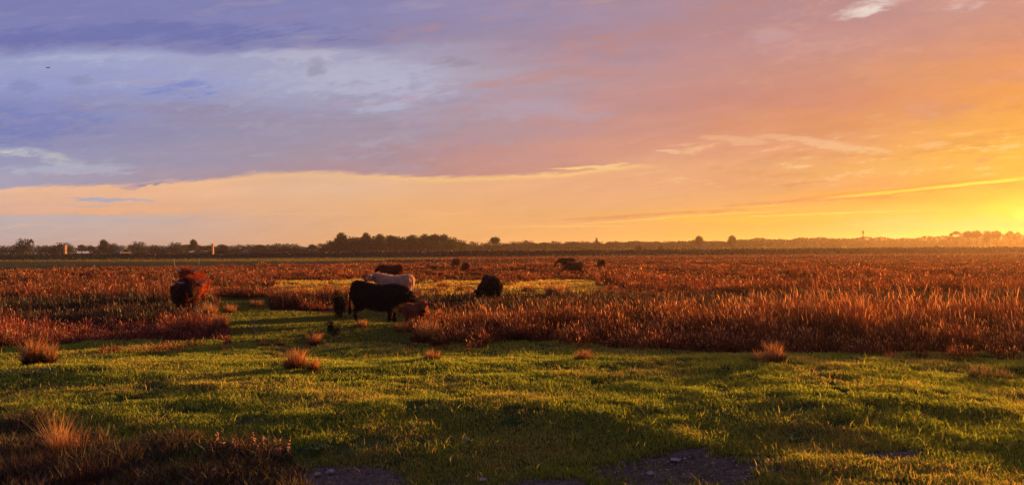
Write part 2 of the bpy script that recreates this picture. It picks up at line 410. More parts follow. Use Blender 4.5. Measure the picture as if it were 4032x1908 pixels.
# ground sheet
ys = np.concatenate([-np.geomspace(1500, 4, 30), np.linspace(-3, 5.5, 24), np.geomspace(5.6, 30, 330), np.geomspace(30.2, 300, 260), np.geomspace(302, 1500, 50)])
us = np.linspace(-1, 1, 420); us = np.sign(us)*(0.55*np.abs(us)+0.45*np.abs(us)**3)
YY, UU = np.meshgrid(ys, us, indexing='ij')
XX = UU*(14+np.abs(YY)*1.75)
ZZ = H(XX, YY)
z_ = zones(XX.ravel(), YY.ravel()); mud = mud_amount(XX.ravel(), YY.ravel())
def mix3(a, b, f): return a*(1-f[:, None])+b*f[:, None]
nf = fbm(XX.ravel()/0.9, YY.ravel()/0.9, 3); nfar = z_['n3']
c_past = np.array([.040, .062, .014]); c_dry = np.array([.11, .085, .03]); c_reed = np.array([.095, .040, .018]); c_meadow = np.array([.20, .15, .05])
c_strip = np.array([.070, .062, .018]); c_mud = np.array([.155, .108, .088]); c_shade_dark = np.array([.03, .026, .012])  # last colour paints the shade behind the reeds onto the ground
gc = np.tile(c_reed, (XX.size, 1))
gc = mix3(gc, np.tile(c_past, (XX.size, 1)), np.maximum(z_['front'], z_['passage']))
gc = mix3(gc, np.tile(c_dry, (XX.size, 1)), np.clip(z_['front']*(nf*1.6+.1), 0, 1))
gc = mix3(gc, np.tile(c_meadow, (XX.size, 1)), z_['meadow'])
gc = mix3(gc, np.tile(c_strip, (XX.size, 1)), z_['strip'])
gc = mix3(gc, np.tile(c_shade_dark, (XX.size, 1)), z_['dark'])
gc *= (1+1.1*nf+0.8*nfar)[:, None].clip(.35, 1.8)
dk = np.exp(-((YY.ravel()-232)/14.0)**2)
gc = mix3(gc, np.tile(np.array([.035, .022, .016]), (XX.size, 1)), dk*.85)
gc = mix3(gc, np.tile(c_mud, (XX.size, 1))*(1+nf*.8)[:, None], mud)
nr, nc_ = YY.shape
idx = np.arange(nr*nc_).reshape(nr, nc_)
Q = np.stack([idx[:-1, :-1], idx[:-1, 1:], idx[1:, 1:], idx[1:, :-1]], -1).reshape(-1, 4)
gme = mesh_np("ground", np.stack([XX.ravel(), YY.ravel(), ZZ.ravel()], 1), quads=Q, col=np.clip(gc, 0, 1), smooth=True)
gm, t = new_mat("soil_and_turf"); L = t.links.new
a = t.nodes.new('ShaderNodeAttribute'); a.attribute_name = 'col'
tcn = t.nodes.new('ShaderNodeTexCoord')
n1 = t.nodes.new('ShaderNodeTexNoise'); n1.inputs['Scale'].default_value = 9; n1.inputs['Detail'].default_value = 8; n1.inputs['Roughness'].default_value = .65
L(tcn.outputs['Object'], n1.inputs['Vector'])
mr = t.nodes.new('ShaderNodeMapRange'); mr.inputs[1].default_value = .3; mr.inputs[2].default_value = .7; mr.inputs[3].default_value = .55; mr.inputs[4].default_value = 1.45
L(n1.outputs[0], mr.inputs[0])
vm = t.nodes.new('ShaderNodeVectorMath'); vm.operation = 'SCALE'; L(a.outputs['Color'], vm.inputs[0]); L(mr.outputs[0], vm.inputs['Scale'])
p = t.nodes.new('ShaderNodeBsdfPrincipled'); p.inputs['Roughness'].default_value = .9; p.inputs['Specular IOR Level'].default_value = .02
b = t.nodes.new('ShaderNodeBump'); b.inputs['Strength'].default_value = 1.0; b.inputs['Distance'].default_value = .09
L(n1.outputs[0], b.inputs['Height']); L(b.outputs[0], p.inputs['Normal']); L(vm.outputs[0], p.inputs['Base Color'])
o = t.nodes.new('ShaderNodeOutputMaterial'); L(p.outputs[0], o.inputs[0])
ground = obj("ground", gme, None, gm); tag(ground, kind='structure')

# ------------------------------------------------------------------ blades of grass and reeds as one mesh
def blades(P, h, w, lean, col, tipcol=None, az=None, name="grass", seed=1):
    """P (n,3) roots, h heights, w widths, lean (n,2) tip offset, col (n,3)"""
    r = np.random.default_rng(seed); n = len(P)
    if az is None: az = r.random(n)*2*math.pi
    side = np.stack([np.cos(az), np.sin(az), np.zeros(n)], 1)*w[:, None]*.5
    up = np.zeros((n, 3)); up[:, 2] = h
    ln = np.zeros((n, 3)); ln[:, :2] = lean
    m = P+up*.55+ln*.35; tip = P+up+ln; base = P.copy(); base[:, 2] -= .02
    V = np.stack([base-side*.8, base+side*.8, m+side, m-side, tip], 1).reshape(-1, 3)
    i = np.arange(n)*5
    q = np.stack([i, i+1, i+2, i+3], 1); t3 = np.stack([i+3, i+2, i+4], 1)
    if tipcol is None: tipcol = col
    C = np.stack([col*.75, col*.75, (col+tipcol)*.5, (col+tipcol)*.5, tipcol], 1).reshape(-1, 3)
    return V, q, t3, C
def join_sets(sets):
    V, q, t3, C = [], [], [], []; k = 0
    for s in sets:
        V.append(s[0]); q.append(s[1]+k); t3.append(s[2]+k); C.append(s[3]); k += len(s[0])
    return np.concatenate(V), np.concatenate(q), np.concatenate(t3), np.concatenate(C)
def jitcol(base, n, r, v=.35, alt=None, pa=0.0):
    c = np.tile(np.array(base), (n, 1))
    if alt is not None:
        k = r.random(n) < pa; c[k] = np.array(alt)
    return np.clip(c*(1+v*(r.random((n, 1))*2-1))*(1+.10*(r.random((n, 3))*2-1)), 0, 1)
def scatter(n, y0, y1, umax, r, power=1.0):
    """random ground points; more of them near the camera"""
    t = r.random(n)
    if power == 2: y = 1/(1/y0+(1/y1-1/y0)*t)        # density falls as 1/y^3
    elif power == 1: y = y0*(y1/y0)**t               # density falls as 1/y^2
    else: y = y0+(y1-y0)*t
    x = (r.random(n)*2-1)*(umax*y+1.0)
    return x, y
WIND = np.array([-.35, -.12])

def build_pasture():
    r = np.random.default_rng(21)
    x, y = scatter(1080000, 5.4, 20.5, .97, r, 1.0)
    z = zones(x, y); md = mud_amount(x, y)
    clump = fbm(x/.35+2, y/.35, 2)
    pxs, pys = screen_xy(x, y, -.38); weedy = (pxs < 1240) & (pys > np.interp(pxs, [-400, 0, 500, 700, 1100, 1250], [1730, 1730, 1800, 1790, 1830, 1960])+fbm(x/.5, y/.4)*150)
    keep = (z['front'] > .5) & (~weedy | (r.random(len(x)) < .30)) & (r.random(len(x)) > md*.97) & (clump+.30+r.random(len(x))*.25 > .22)
    x, y, clump = x[keep], y[keep], clump[keep]; n = len(x)
    dry = np.clip(fbm(x/1.3+9, y/1.0+4, 3)*3.0+.15+.25*sst(x/y, .1, .6), 0, .9)
    sc = (y/9.0)**.75
    h = (.022+.042*r.random(n)**1.6+.07*np.clip(clump, 0, 1))*(1+.35*(fbm(x/1.5, y/1.2, 2)*2)); h = np.clip(h, .018, .2)
    tall = r.random(n) < .008; h[tall] *= 2.4; straw = r.random(n) < .003*(1+3*dry)
    w = (.0055+.004*r.random(n))*sc
    lean = np.stack([r.normal(0, .4, n), r.normal(0, .4, n)], 1)*h[:, None]+WIND*h[:, None]*.4
    col = jitcol((.108, .132, .022), n, r, .4, (.16, .165, .03), .35)
    k = r.random(n) < dry*.55; col[k] = jitcol((.24, .17, .06), int(k.sum()), r, .3)
    col[straw] = jitcol((.34, .22, .10), int(straw.sum()), r, .3); h[straw] = .03+.11*r.random(int(straw.sum())); w[straw] *= .5; lean[straw] = r.normal(0, .5, (int(straw.sum()), 2))*h[straw][:, None]
    P = np.stack([x, y, H(x, y)], 1)
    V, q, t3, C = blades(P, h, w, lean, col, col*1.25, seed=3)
    o = obj("pasture_grass", mesh_np("pasture_grass", V, q, t3, np.clip(C, 0, 1)), None, M_grass)
    tag(o, 'short green pasture grass lit yellow on its crests across the foreground', 'grass', kind='stuff')
def build_passage():
    r = np.random.default_rng(22)
    x, y = scatter(330000, 15.5, 34, .45, r, 1.0)
    z = zones(x, y); md = mud_amount(x, y)
    keep = (z['passage'] > .5) & (r.random(len(x)) > md*.9)
    x, y = x[keep], y[keep]; n = len(x)
    h = .04+.06*r.random(n); w = (.012+.008*r.random(n))*(y/20)
    lean = np.stack([r.normal(0, .4, n), r.normal(0, .4, n)], 1)*h[:, None]
    col = jitcol((.058, .074, .018), n, r, .45, (.13, .11, .03), .3)
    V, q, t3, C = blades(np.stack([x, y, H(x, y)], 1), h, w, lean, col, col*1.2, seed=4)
    o = obj("passage_grass", mesh_np("passage_grass", V, q, t3, np.clip(C, 0, 1)), None, M_grass)
    tag(o, 'darker trampled grass around the black cow and the worn cattle track', 'grass', kind='stuff')
def build_meadow():
    r = np.random.default_rng(23)
    x, y = scatter(420000, 24, 60, .75, r, 1.0)
    z = zones(x, y); keep = z['meadow'] > .5
    cl = fbm(x/2.2, y/.9+3, 3); keep &= (cl > -.2)
    x, y, cl = x[keep], y[keep], cl[keep]; n = len(x)
    h = (.05+.10*r.random(n))*(1+cl*1.5); w = (.02+.012*r.random(n))*(y/30)
    lean = np.stack([r.normal(0, .5, n), r.normal(0, .5, n)], 1)*h[:, None]
    gr = np.clip(fbm(x/4+8, y/1.5+8, 2)*3+.4, 0, 1)
    col = jitcol((.28, .175, .055), n, r, .4); k = r.random(n) < gr*.6; col[k] = jitcol((.11, .12, .026), int(k.sum()), r, .3)
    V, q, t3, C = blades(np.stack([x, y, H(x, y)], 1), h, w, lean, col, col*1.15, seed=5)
    o = obj("meadow_grass", mesh_np("meadow_grass", V, q, t3, np.clip(C, 0, 1)), None, M_grass)
    tag(o, 'pale straw coloured grazed grass between the two belts of brown reeds', 'grass', kind='stuff')
def stalks(x, y, h, r, wscale, cstem, chead, headp=.6, leanv=.16, v=.35, tint=None, out=None):
    """thin stalk plus a feathery seed head plus a long leaf"""
    n = len(x); P = np.stack([x, y, H(x, y)], 1); sets = []
    lean = np.stack([r.normal(0, leanv, n), r.normal(0, leanv, n)], 1)*h[:, None]+WIND*h[:, None]*.30
    if out is not None: lean = lean+out*h[:, None]
    c = jitcol(cstem, n, r, v); ct = jitcol(chead, n, r, v)
    if tint is not None: c = np.clip(c*tint.clip(.3, 2.2), 0, 1); ct = np.clip(ct*tint.clip(.5, 1.5), 0, 1)
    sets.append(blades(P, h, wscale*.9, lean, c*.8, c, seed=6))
    k = r.random(n) < headp                                  # seed head
    top = P+np.concatenate([lean, h[:, None]], 1)
    hh = h[k]*(.09+.09*r.random(k.sum()))
    Pk = top[k]-np.stack([lean[k, 0]*.1, lean[k, 1]*.1, hh*.8], 1)
    sets.append(blades(Pk, hh*1.3, wscale[k]*(1.0+.8*r.random(k.sum())), lean[k]*.3, ct[k], ct[k], seed=7))
    j = r.random(n) < .8                                     # blade leaf
    lf = np.stack([r.normal(0, .3, n), r.normal(0, .3, n)], 1)*h[:, None]
    c2 = c[j]
    Pj = P[j].copy(); Pj[:, 2] += h[j]*.1*r.random(j.sum())
    sets.append(blades(Pj, h[j]*(.5+.4*r.random(j.sum())), wscale[j]*1.2, lf[j], c2*.7, c2, seed=8))
    return sets
def clumped(nc, per, y0, y1, umax, r, rad):
    """plants gathered in tussocks; returns x, y, vigour of the tussock, distance from its middle (0..1), outward direction"""
    cx, cy = scatter(nc, y0, y1, umax, r, 1.0)
    vig = (.35+.75*r.random(nc)**1.3)*(1+1.3*fbm(cx/4+9, cy/5+3, 3))
    tone = (.45+1.0*r.random(nc)**1.4)*(1+.8*fbm(cx/3+1, cy/4+7, 2))
    k = np.repeat(np.arange(nc), per); q = r.random(len(k))**.7; a = r.random(len(k))*6.283
    rr = rad*(.5+r.random(nc))[k]*np.maximum(1, cy[k]/45)
    return cx[k]+np.cos(a)*q*rr, cy[k]+np.sin(a)*q*rr, vig[k], q, np.stack([np.cos(a), np.sin(a)], 1), tone[k]
def patchy(x, y, r, f=.8):
    return .75*fbm(x/1.1+4, y/1.1+1, 2)+.45*fbm(x/.45+8, y/.45+2, 2)+.5*fbm(x/4+4, y/4+1, 2)
def build_reeds():
    r = np.random.default_rng(31)
    # belt nearest the pasture, right
    x, y, vig, q, od, tone = clumped(3400, 90, 13.0, 30, .92, r, .30)
    xb, yb = scatter(120000, 13.0, 30, .92, r, 1.0); nb = len(xb)          # lower growth between them
    x = np.concatenate([x, xb]); y = np.concatenate([y, yb]); vig = np.concatenate([vig, np.full(nb, .42)]); q = np.concatenate([q, np.full(nb, .5)]); od = np.concatenate([od, np.zeros((nb, 2))]); tone = np.concatenate([tone, np.full(nb, .6)])
    z = zones(x, y); pt = patchy(x, y, r)
    stray = (vig > .5) & (fbm(x/1.6+30, y/1.6+2, 2) > .06) & (z['front'] > .5) & (z['inside'] > -46) & (y > 14)
    keep = ((z['reed'] > .5) | stray) & (z['px'] > 1600) & (z['dark'] < .5) & (z['py'] > 1225)
    x1, y1, p1, vg, qq, oo, tn = x[keep], y[keep], pt[keep], vig[keep], q[keep], od[keep], tone[keep]; n = len(x1)
    h = (.30+.55*r.random(n)**1.2)*(vg*1.25).clip(.3, 1.5)*(1+.6*p1)*(1-.35*qq)*np.interp(screen_xy(x1, y1)[0], [1600, 1750, 2400, 4000], [.62, .9, 1.12, 1.25])
    h *= np.interp(z['inside'][keep], [-40, 0, 40], [.40, .55, 1.0])
    w = (.0048+.004*r.random(n))*(y1/15)
    s = stalks(x1, y1, h, r, w, (.120, .036, .012), (.46, .22, .09), .28, v=.55, tint=tn[:, None]*1.25, out=oo*(.30*qq)[:, None])
    o = obj("reed_belt", mesh_np("reed_belt", *(lambda a: (a[0], a[1], a[2], np.clip(a[3], 0, 1)))(join_sets(s))), None, M_reed)
    tag(o, 'tall rust brown reeds with glowing tips along the far edge of the pasture', 'reeds', kind='stuff')
    # low red belt on the left
    x, y, vig, q, od, tone = clumped(1900, 70, 14.0, 24, .92, r, .26)
    xb, yb = scatter(90000, 14.0, 24, .92, r, 1.0); nb = len(xb)
    x = np.concatenate([x, xb]); y = np.concatenate([y, yb]); vig = np.concatenate([vig, np.full(nb, .45)]); q = np.concatenate([q, np.full(nb, .5)]); od = np.concatenate([od, np.zeros((nb, 2))]); tone = np.concatenate([tone, np.full(nb, .7)])
    z = zones(x, y); pt = patchy(x, y, r)
    stray = (vig > .5) & (fbm(x/1.6+30, y/1.6+2, 2) > .06) & (z['front'] > .5) & (z['inside'] > -46) & (y > 14) & (z['px'] < 900)
    keep = (z['fl'] > .5) | stray; x1, y1, p1, vg, qq, oo, tn = x[keep], y[keep], pt[keep], vig[keep], q[keep], od[keep], tone[keep]; n = len(x1)
    h = (.20+.32*r.random(n)**1.3)*(vg*1.25).clip(.3, 1.5)*(1+.6*p1)*(1-.35*qq)*np.interp(z['inside'][keep], [-40, 0, 34], [.4, .55, 1.0])*np.interp(screen_xy(x1, y1)[0], [0, 120, 300, 600, 760, 900], [1.3, 1.15, .9, .9, 1.35, 1.2])
    w = (.005+.004*r.random(n))*(y1/15)
    s = stalks(x1, y1, h, r, w, (.17, .036, .018), (.44, .19, .10), .26, v=.6, tint=tn[:, None]*1.2, out=oo*(.3*qq)[:, None])
    o = obj("red_grass_belt", mesh_np("red_grass_belt", *join_sets(s)), None, M_reed)
    tag(o, 'low reddish grass belt at the left edge of the pasture', 'grass', kind='stuff')
    # rushes coloured darker, painting in the shade behind the reeds
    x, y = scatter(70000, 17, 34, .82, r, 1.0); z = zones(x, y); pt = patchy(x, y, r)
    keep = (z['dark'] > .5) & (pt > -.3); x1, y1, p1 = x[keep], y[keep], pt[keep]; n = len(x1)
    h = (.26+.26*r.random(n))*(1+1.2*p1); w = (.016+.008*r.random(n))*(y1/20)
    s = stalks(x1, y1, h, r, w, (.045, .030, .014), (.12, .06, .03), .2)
    o = obj("shade_toned_rushes", mesh_np("shade_toned_rushes", *join_sets(s)), None, M_reed)
    tag(o, 'olive brown rushes coloured dark for the shade behind the glowing reeds', 'rushes', kind='stuff')
    # reeds of the middle distance
    x, y, vig, q, od, tone = clumped(9500, 46, 22, 125, .82, r, .42)
    xb, yb = scatter(230000, 22, 125, .82, r, 1.0); nb = len(xb)
    x = np.concatenate([x, xb]); y = np.concatenate([y, yb]); vig = np.concatenate([vig, np.full(nb, .26)]); q = np.concatenate([q, np.full(nb, .5)]); od = np.concatenate([od, np.zeros((nb, 2))]); tone = np.concatenate([tone, np.full(nb, .6)])
    z = zones(x, y); pt = patchy(x*.5, y*.5, r)
    inmeadow = (z['meadow'] > .5) & (vig > .95) & (fbm(x/3+13, y/3, 2) > .10)
    keep = ((z['reed'] > .5) | inmeadow) & (z['dark'] < .5) & (z['fl'] < .5) & (z['py'] < 1225) & (z['py'] > 1026)
    x1, y1, p1, vg, qq, oo, tn = x[keep], y[keep], pt[keep], vig[keep], q[keep], od[keep], tone[keep]; n = len(x1)
    big = fbm(x1/5+3, y1/9+6, 3)
    h = (.26+.50*r.random(n)**1.2)*(vg*1.3).clip(.22, 1.7)*(1+.8*p1+1.3*big).clip(.3, 2)*(1-.35*qq)*np.interp(y1, [22, 40, 70, 125], [1.0, .85, .62, .38]); w = (.014+.010*r.random(n))*(y1/30)
    s = stalks(x1, y1, h, r, w, (.125, .036, .012), (.38, .17, .065), .15, v=.5, tint=tn[:, None]*1.2+.8*big[:, None], out=oo*(.35*qq)[:, None])
    o = obj("middle_reeds", mesh_np("middle_reeds", *join_sets(s)), None, M_reed)
    tag(o, 'patchy russet reeds between the grazing cattle and the far field', 'reeds', kind='stuff')
    # far heath
    x, y = scatter(330000, 70, 300, .80, r, 1.0); z = zones(x, y); pt = patchy(x*.2, y*.2, r)
    keep = (z['py'] < 1030) & (pt+r.random(len(x))*.3 > np.where(z['strip'] > .5, -9, -.05)); x1, y1, p1 = x[keep], y[keep], pt[keep]; n = len(x1)
    h = (.12+.22*r.random(n)); w = .05+(.10*r.random(n))*(y1/100)*1.6
    col = jitcol((.09, .030, .014), n, r, .5, (.20, .10, .05), .15)
    lean = np.stack([r.normal(0, .3, n), r.normal(0, .3, n)], 1)*h[:, None]
    sp = z['strip'][keep] > .5; col[sp] = jitcol((.12, .105, .028), int(sp.sum()), r, .35); h[sp] *= .5
    dy_ = np.abs(y1-232) < 16; h[dy_] *= 1.6; col[dy_] = jitcol((.045, .026, .018), int(dy_.sum()), r, .4)
    V, q, t3, C = blades(np.stack([x1, y1, H(x1, y1)], 1), h, w, lean, col, col*1.2, seed=15)
    o = obj("far_heath", mesh_np("far_heath", V, q, t3, np.clip(C, 0, 1)), None, M_reed)
    tag(o, 'brown heather and rough grass of the far field up to the dyke', 'heath', kind='stuff')
build_pasture(); build_passage(); build_meadow(); build_reeds()
# ------------------------------------------------------------------ highland cattle
def sub_mat(name, base, tip, trans=.35):
    return solid_mat(name, base, tip, 9.0, .9, .5, .15)
def loft(bm, secs, n=14):
    """closed tube through elliptical sections: (centre, half width along side, half height along up, side, up)"""
    rings = []
    for c, a, b, s, u in secs:
        rings.append([bm.verts.new(c+s*(a*math.cos(2*math.pi*i/n))+u*(b*math.sin(2*math.pi*i/n))) for i in range(n)])
    for r0, r1 in zip(rings, rings[1:]):
        for i in range(n): bm.faces.new((r0[i], r0[(i+1) % n], r1[(i+1) % n], r1[i]))
    for rg, c, sgn in ((rings[0], secs[0], 1), (rings[-1], secs[-1], -1)):
        v = bm.verts.new(c[0])
        for i in range(n):
            f = (rg[(i+1) % n], rg[i], v) if sgn > 0 else (rg[i], rg[(i+1) % n], v)
            bm.faces.new(f)
def tube(bm, pts, rads, n=10, flat=1.0, ref=Vector((0, 1, 0))):
    secs = []
    for i, p in enumerate(pts):
        a = pts[max(i-1, 0)]; b = pts[min(i+1, len(pts)-1)]
        d = (Vector(b)-Vector(a)).normalized()
        s = ref-d*ref.dot(d)
        if s.length < 1e-3: s = Vector((1, 0, 0))-d*d.x
        s.normalize(); u = d.cross(s)
        secs.append((Vector(p), rads[i]*flat, rads[i], s, u))
    loft(bm, secs, n)
def bm_mesh(name, bm, smooth=True):
    bmesh.ops.recalc_face_normals(bm, faces=bm.faces)
    me = bpy.data.meshes.new(name); bm.to_mesh(me); bm.free()
    if smooth:
        for p in me.polygons: p.use_smooth = True
    return me
def remeshed(name, bm, voxel, smooth_iter=4):
    tmp = bpy.data.objects.new("tmp", bm_mesh("tmp", bm)); COL.objects.link(tmp)
    m = tmp.modifiers.new("r", 'REMESH'); m.mode = 'VOXEL'; m.voxel_size = voxel
    m2 = tmp.modifiers.new("s", 'SMOOTH'); m2.iterations = smooth_iter; m2.factor = .6
    dg = bpy.context.evaluated_depsgraph_get(); me = bpy.data.meshes.new_from_object(tmp.evaluated_get(dg))
    me.name = name; bpy.data.objects.remove(tmp, do_unlink=True)
    for p in me.polygons: p.use_smooth = True
    return me

def make_cow(label, loc, heading, coat, hair, size=1.0, neck=(15, 0, .50), head=(-45, 0), hornlen=.55, horn_up=.5, horn_back=0.0, voxel=.028,
             nhair=9000, lying=False, step=0.0, horncol=None, group='highland cattle grazing on the marsh', hornr=.032, rump=0.0, pitch=0.0, hairlen=.12, calf=False, furthick=1.0, lenx=1.0, earsize=1.0):
    V3 = Vector
    def dirv(el, az): return V3((math.cos(math.radians(el))*math.cos(math.radians(az)), math.cos(math.radians(el))*math.sin(math.radians(az)), math.sin(math.radians(el))))
    X, Yv, Z = V3((1, 0, 0)), V3((0, 1, 0)), V3((0, 0, 1))
    bm = bmesh.new(); f = furthick
    body = [(-.90, .97+rump, .10, .13), (-.86, .95+rump, .19, .22), (-.74, .91+rump*.9, .27, .31), (-.55, .89+rump*.6, .30, .33), (-.25, .84+rump*.2, .33, .35), (.05, .82, .34, .36), (.32, .86, .31, .36), (.52, .90, .26, .34), (.68, .93, .19, .26), (.76, .94, .10, .15)]
    loft(bm, [(V3((x, 0, z)), a*f, b*f, Yv, Z) for x, z, a, b in body], 18)
    # neck and head
    nb = V3((.50, 0, .96)); nd = dirv(neck[0], neck[1]); poll = nb+nd*(neck[2]+.12)
    ns = Z.cross(nd).normalized(); nu = nd.cross(ns)
    loft(bm, [(nb-nd*.12, .24, .30, ns, nu), (nb+nd*.10, .20, .27, ns, nu), (nb+nd*.32, .165, .21, ns, nu), (poll, .13, .15, ns, nu), (poll+nd*.05, .06, .08, ns, nu)], 14)
    hd = dirv(head[0], neck[1]+head[1]); hs = Z.cross(hd).normalized(); hu = hd.cross(hs)
    loft(bm, [(poll-hd*.08, .09, .08, hs, hu), (poll, .135, .13, hs, hu), (poll+hd*.12, .135, .14, hs, hu), (poll+hd*.24, .11, .125, hs, hu), (poll+hd*.36, .088, .10, hs, hu), (poll+hd*.44, .088, .088, hs, hu), (poll+hd*.49, .05, .055, hs, hu)], 14)
    # legs
    def leg(pts, rads):
        tube(bm, [V3(p) for p in pts], rads, 10)
    for s in (-1, 1):
        st = step*s
        if lying:
            leg([(.42, s*.2, .7), (.5, s*.26, .5), (.75, s*.27, .42), (.55, s*.25, .36)], [.15, .10, .07, .05])
            leg([(-.6, s*.2, .75), (-.4, s*.33, .5), (-.2, s*.36, .42)], [.2, .13, .07])
        else:
            leg([(.42, s*.17, .86), (.43, s*.18, .62), (.44+st*.4, s*.175, .42), (.45+st*.8, s*.17, .34), (.44+st, s*.17, .16), (.46+st, s*.17, .05), (.48+st, s*.17, -.02)], [.16, .125, .085, .072, .052, .062, .066])
            leg([(-.64, s*.16, .92), (-.60, s*.19, .70), (-.56, s*.19, .54), (-.70-st*.5, s*.18, .40), (-.72-st*.9, s*.175, .28), (-.68-st, s*.17, .12), (-.66-st, s*.17, .05), (-.64-st, s*.17, -.02)], [.22, .17, .12, .075, .06, .052, .062, .066])
    # dewlap and brisket
    tube(bm, [V3((.62, 0, .62)), nb+nd*.15-nu*.20, nb+nd*.36-nu*.12], [.10, .09, .05], 8, .6)
    me = remeshed("body", bm, voxel)
    root = empty("highland_cow" if not calf else "highland_calf", loc, heading, size)
    root.scale = (size*lenx, size, size)
    if pitch: root.rotation_euler = (0, pitch, heading)
    tag(root, label, 'calf' if calf else 'cow', group)
    M = sub_mat("coat", coat, tuple(c*1.5 for c in coat))
    o = obj("body", me, root, M)
    # horns
    hm = solid_mat("horn", horncol or (.45, .36, .25), (.22, .16, .11), 3, .45, 0, .5)
    if hornlen > 0:
        for s in (-1, 1):
            bm = bmesh.new(); Lh = hornlen
            p0 = poll+hs*(s*.10)-hd*.02
            hf = Vector((hd.x, hd.y, 0)).normalized(); back = -hf*horn_back
            pts = [p0, p0+hs*(s*.28*Lh)+Z*(-.03*Lh)+back*.2*Lh, p0+hs*(s*.62*Lh)+Z*(.06*Lh*(1+horn_up))+back*.5*Lh, p0+hs*(s*.84*Lh)+Z*(.34*Lh*horn_up*2)+back*.8*Lh, p0+hs*(s*.92*Lh)+Z*(.72*Lh*horn_up*2)+back*Lh]
            # smooth the curve
            q = []
            for i in range(len(pts)-1):
                a0 = pts[max(i-1, 0)]; a1 = pts[i]; a2 = pts[i+1]; a3 = pts[min(i+2, len(pts)-1)]
                for k in range(4):
                    t = k/4
                    q.append(.5*((2*a1)+(a2-a0)*t+(2*a0-5*a1+4*a2-a3)*t*t+(3*a1-a0-3*a2+a3)*t**3))
            q.append(pts[-1]); rr = [hornr*(1-(i/(len(q)-1))**1.4*.9) for i in range(len(q))]
            tube(bm, q, rr, 8, 1, hd); obj("horn", bm_mesh("horn", bm), root, hm)
    # ears with shaggy fringe
    for s in (-1, 1):
        bm = bmesh.new(); e0 = poll+hs*(s*.12)-hu*.0+hd*.05
        g = earsize; tube(bm, [e0, e0+hs*(s*.09*g)-Z*.01, e0+hs*(s*.17*g)-Z*.03, e0+hs*(s*.22*g)-Z*.08], [.025*g, .055*g, .05*g, .015*g], 8, .5, hu)
        obj("ear", bm_mesh("ear", bm), root, M)
    for s in (-1, 1):
        bm = bmesh.new(); bmesh.ops.create_icosphere(bm, subdivisions=2, radius=.022, matrix=Matrix.Translation(poll+hd*.17+hs*(s*.122)+hu*.045))
        obj("eye", bm_mesh("eye", bm), root, M_eye)
    bm = bmesh.new()
    loft(bm, [(poll+hd*.405, .091, .092, hs, hu), (poll+hd*.45, .092, .090, hs, hu), (poll+hd*.495, .055, .058, hs, hu), (poll+hd*.503, .02, .02, hs, hu)], 12)
    obj("muzzle", bm_mesh("muzzle", bm), root, M_muz)
    # tail
    bm = bmesh.new()
    tz = 1.10+rump
    tube(bm, [V3((-.84, 0, tz)), V3((-.93, 0, tz-.10)), V3((-.96, .02, .78)), V3((-.95, .03, .55)), V3((-.95, .03, .42)), V3((-.94, .03, .28)), V3((-.94, .03, .20))], [.035, .035, .026, .026, .05, .055, .01], 8)
    obj("tail", bm_mesh("tail", bm), root, M)
    # shaggy coat
    if nhair:
        n = nhair; r = np.random.default_rng(abs(hash(label)) % 1000 if False else len(label))
        vs = np.empty(len(me.vertices)*3, np.float32); me.vertices.foreach_get('co', vs); vs = vs.reshape(-1, 3)
        no = np.empty(len(me.vertices)*3, np.float32); me.vertices.foreach_get('normal', no); no = no.reshape(-1, 3)
        k = r.integers(0, len(vs), n); P = vs[k]+r.normal(0, .008, (n, 3)); Nn = no[k]
        ok = (P[:, 2] > .12); P = P[ok]; Nn = Nn[ok]; n = len(P)
        ln = hairlen*(.45+.8*r.random(n)); ln *= np.where(P[:, 2] < .45, .5, 1.0)
        belly = (Nn[:, 2] < -.3) & (P[:, 0] < .75); ln[belly] *= 1.3
        pl = np.array(poll); fore = np.linalg.norm(P-pl, axis=1) < .2; ln[fore] *= 1.3
        nose = np.linalg.norm(P-np.array(poll+hd*.45), axis=1) < .16; ln[nose] *= .2
        D = Nn*.55+np.array([-.12, 0, -.75])+r.normal(0, .22, (n, 3)); D /= np.linalg.norm(D, axis=1)[:, None]
        sd = np.cross(D, Nn+r.normal(0, .2, (n, 3))); sd /= np.linalg.norm(sd, axis=1)[:, None]+1e-6
        w = .010*(.6+.8*r.random(n))
        b0 = P-Nn*.01; mid = P+(Nn*.35+D*.4)*ln[:, None]*.55; tip = mid+(D+np.array([0, 0, -.5]))*ln[:, None]*.55
        Vv = np.stack([b0-sd*w[:, None], b0+sd*w[:, None], mid+sd*w[:, None]*.8, mid-sd*w[:, None]*.8, tip], 1).reshape(-1, 3)
        i = np.arange(n)*5
        c = jitcol(hair, n, r, .35); C = np.repeat(c, 5, 0)
        hme = mesh_np("shaggy_hair", Vv, np.stack([i, i+1, i+2, i+3], 1), np.stack([i+3, i+2, i+4], 1), np.clip(C, 0, 1))
        obj("shaggy_hair", hme, root, M_hair)
    return root
M_hair = blade_mat("cattle_hair", .5, .03, (3.4, 2.6, 1.8))
M_eye = solid_mat("eye_dark", (.01, .008, .006), (.015, .01, .008), 5, .15, 0, .6)
M_muz = solid_mat("muzzle_skin", (.018, .012, .010), (.03, .02, .016), 12, .7, .1, .1)
def rad(a): return math.radians(a)
BLACK, BLACKH = (.012, .007, .006), (.016, .008, .006)
RED, REDH = (.060, .020, .010), (.34, .085, .022)
def put(px, dist, dz=0.0):
    p = at_depth(px, dist); return p+Vector((0, 0, dz))
make_cow('black bull-like highland cow standing side-on in the grass passage', put(1486, 23.8, -.02), rad(-4), BLACK, BLACKH, 1.08, neck=(4, -6, .30), head=(-58, -8), lenx=.94, hornlen=.42, horn_up=.8, horn_back=-.9, horncol=(.07, .05, .04), nhair=16000, voxel=.024, rump=.06, pitch=rad(4.0), hairlen=.07, hornr=.022, step=.04)
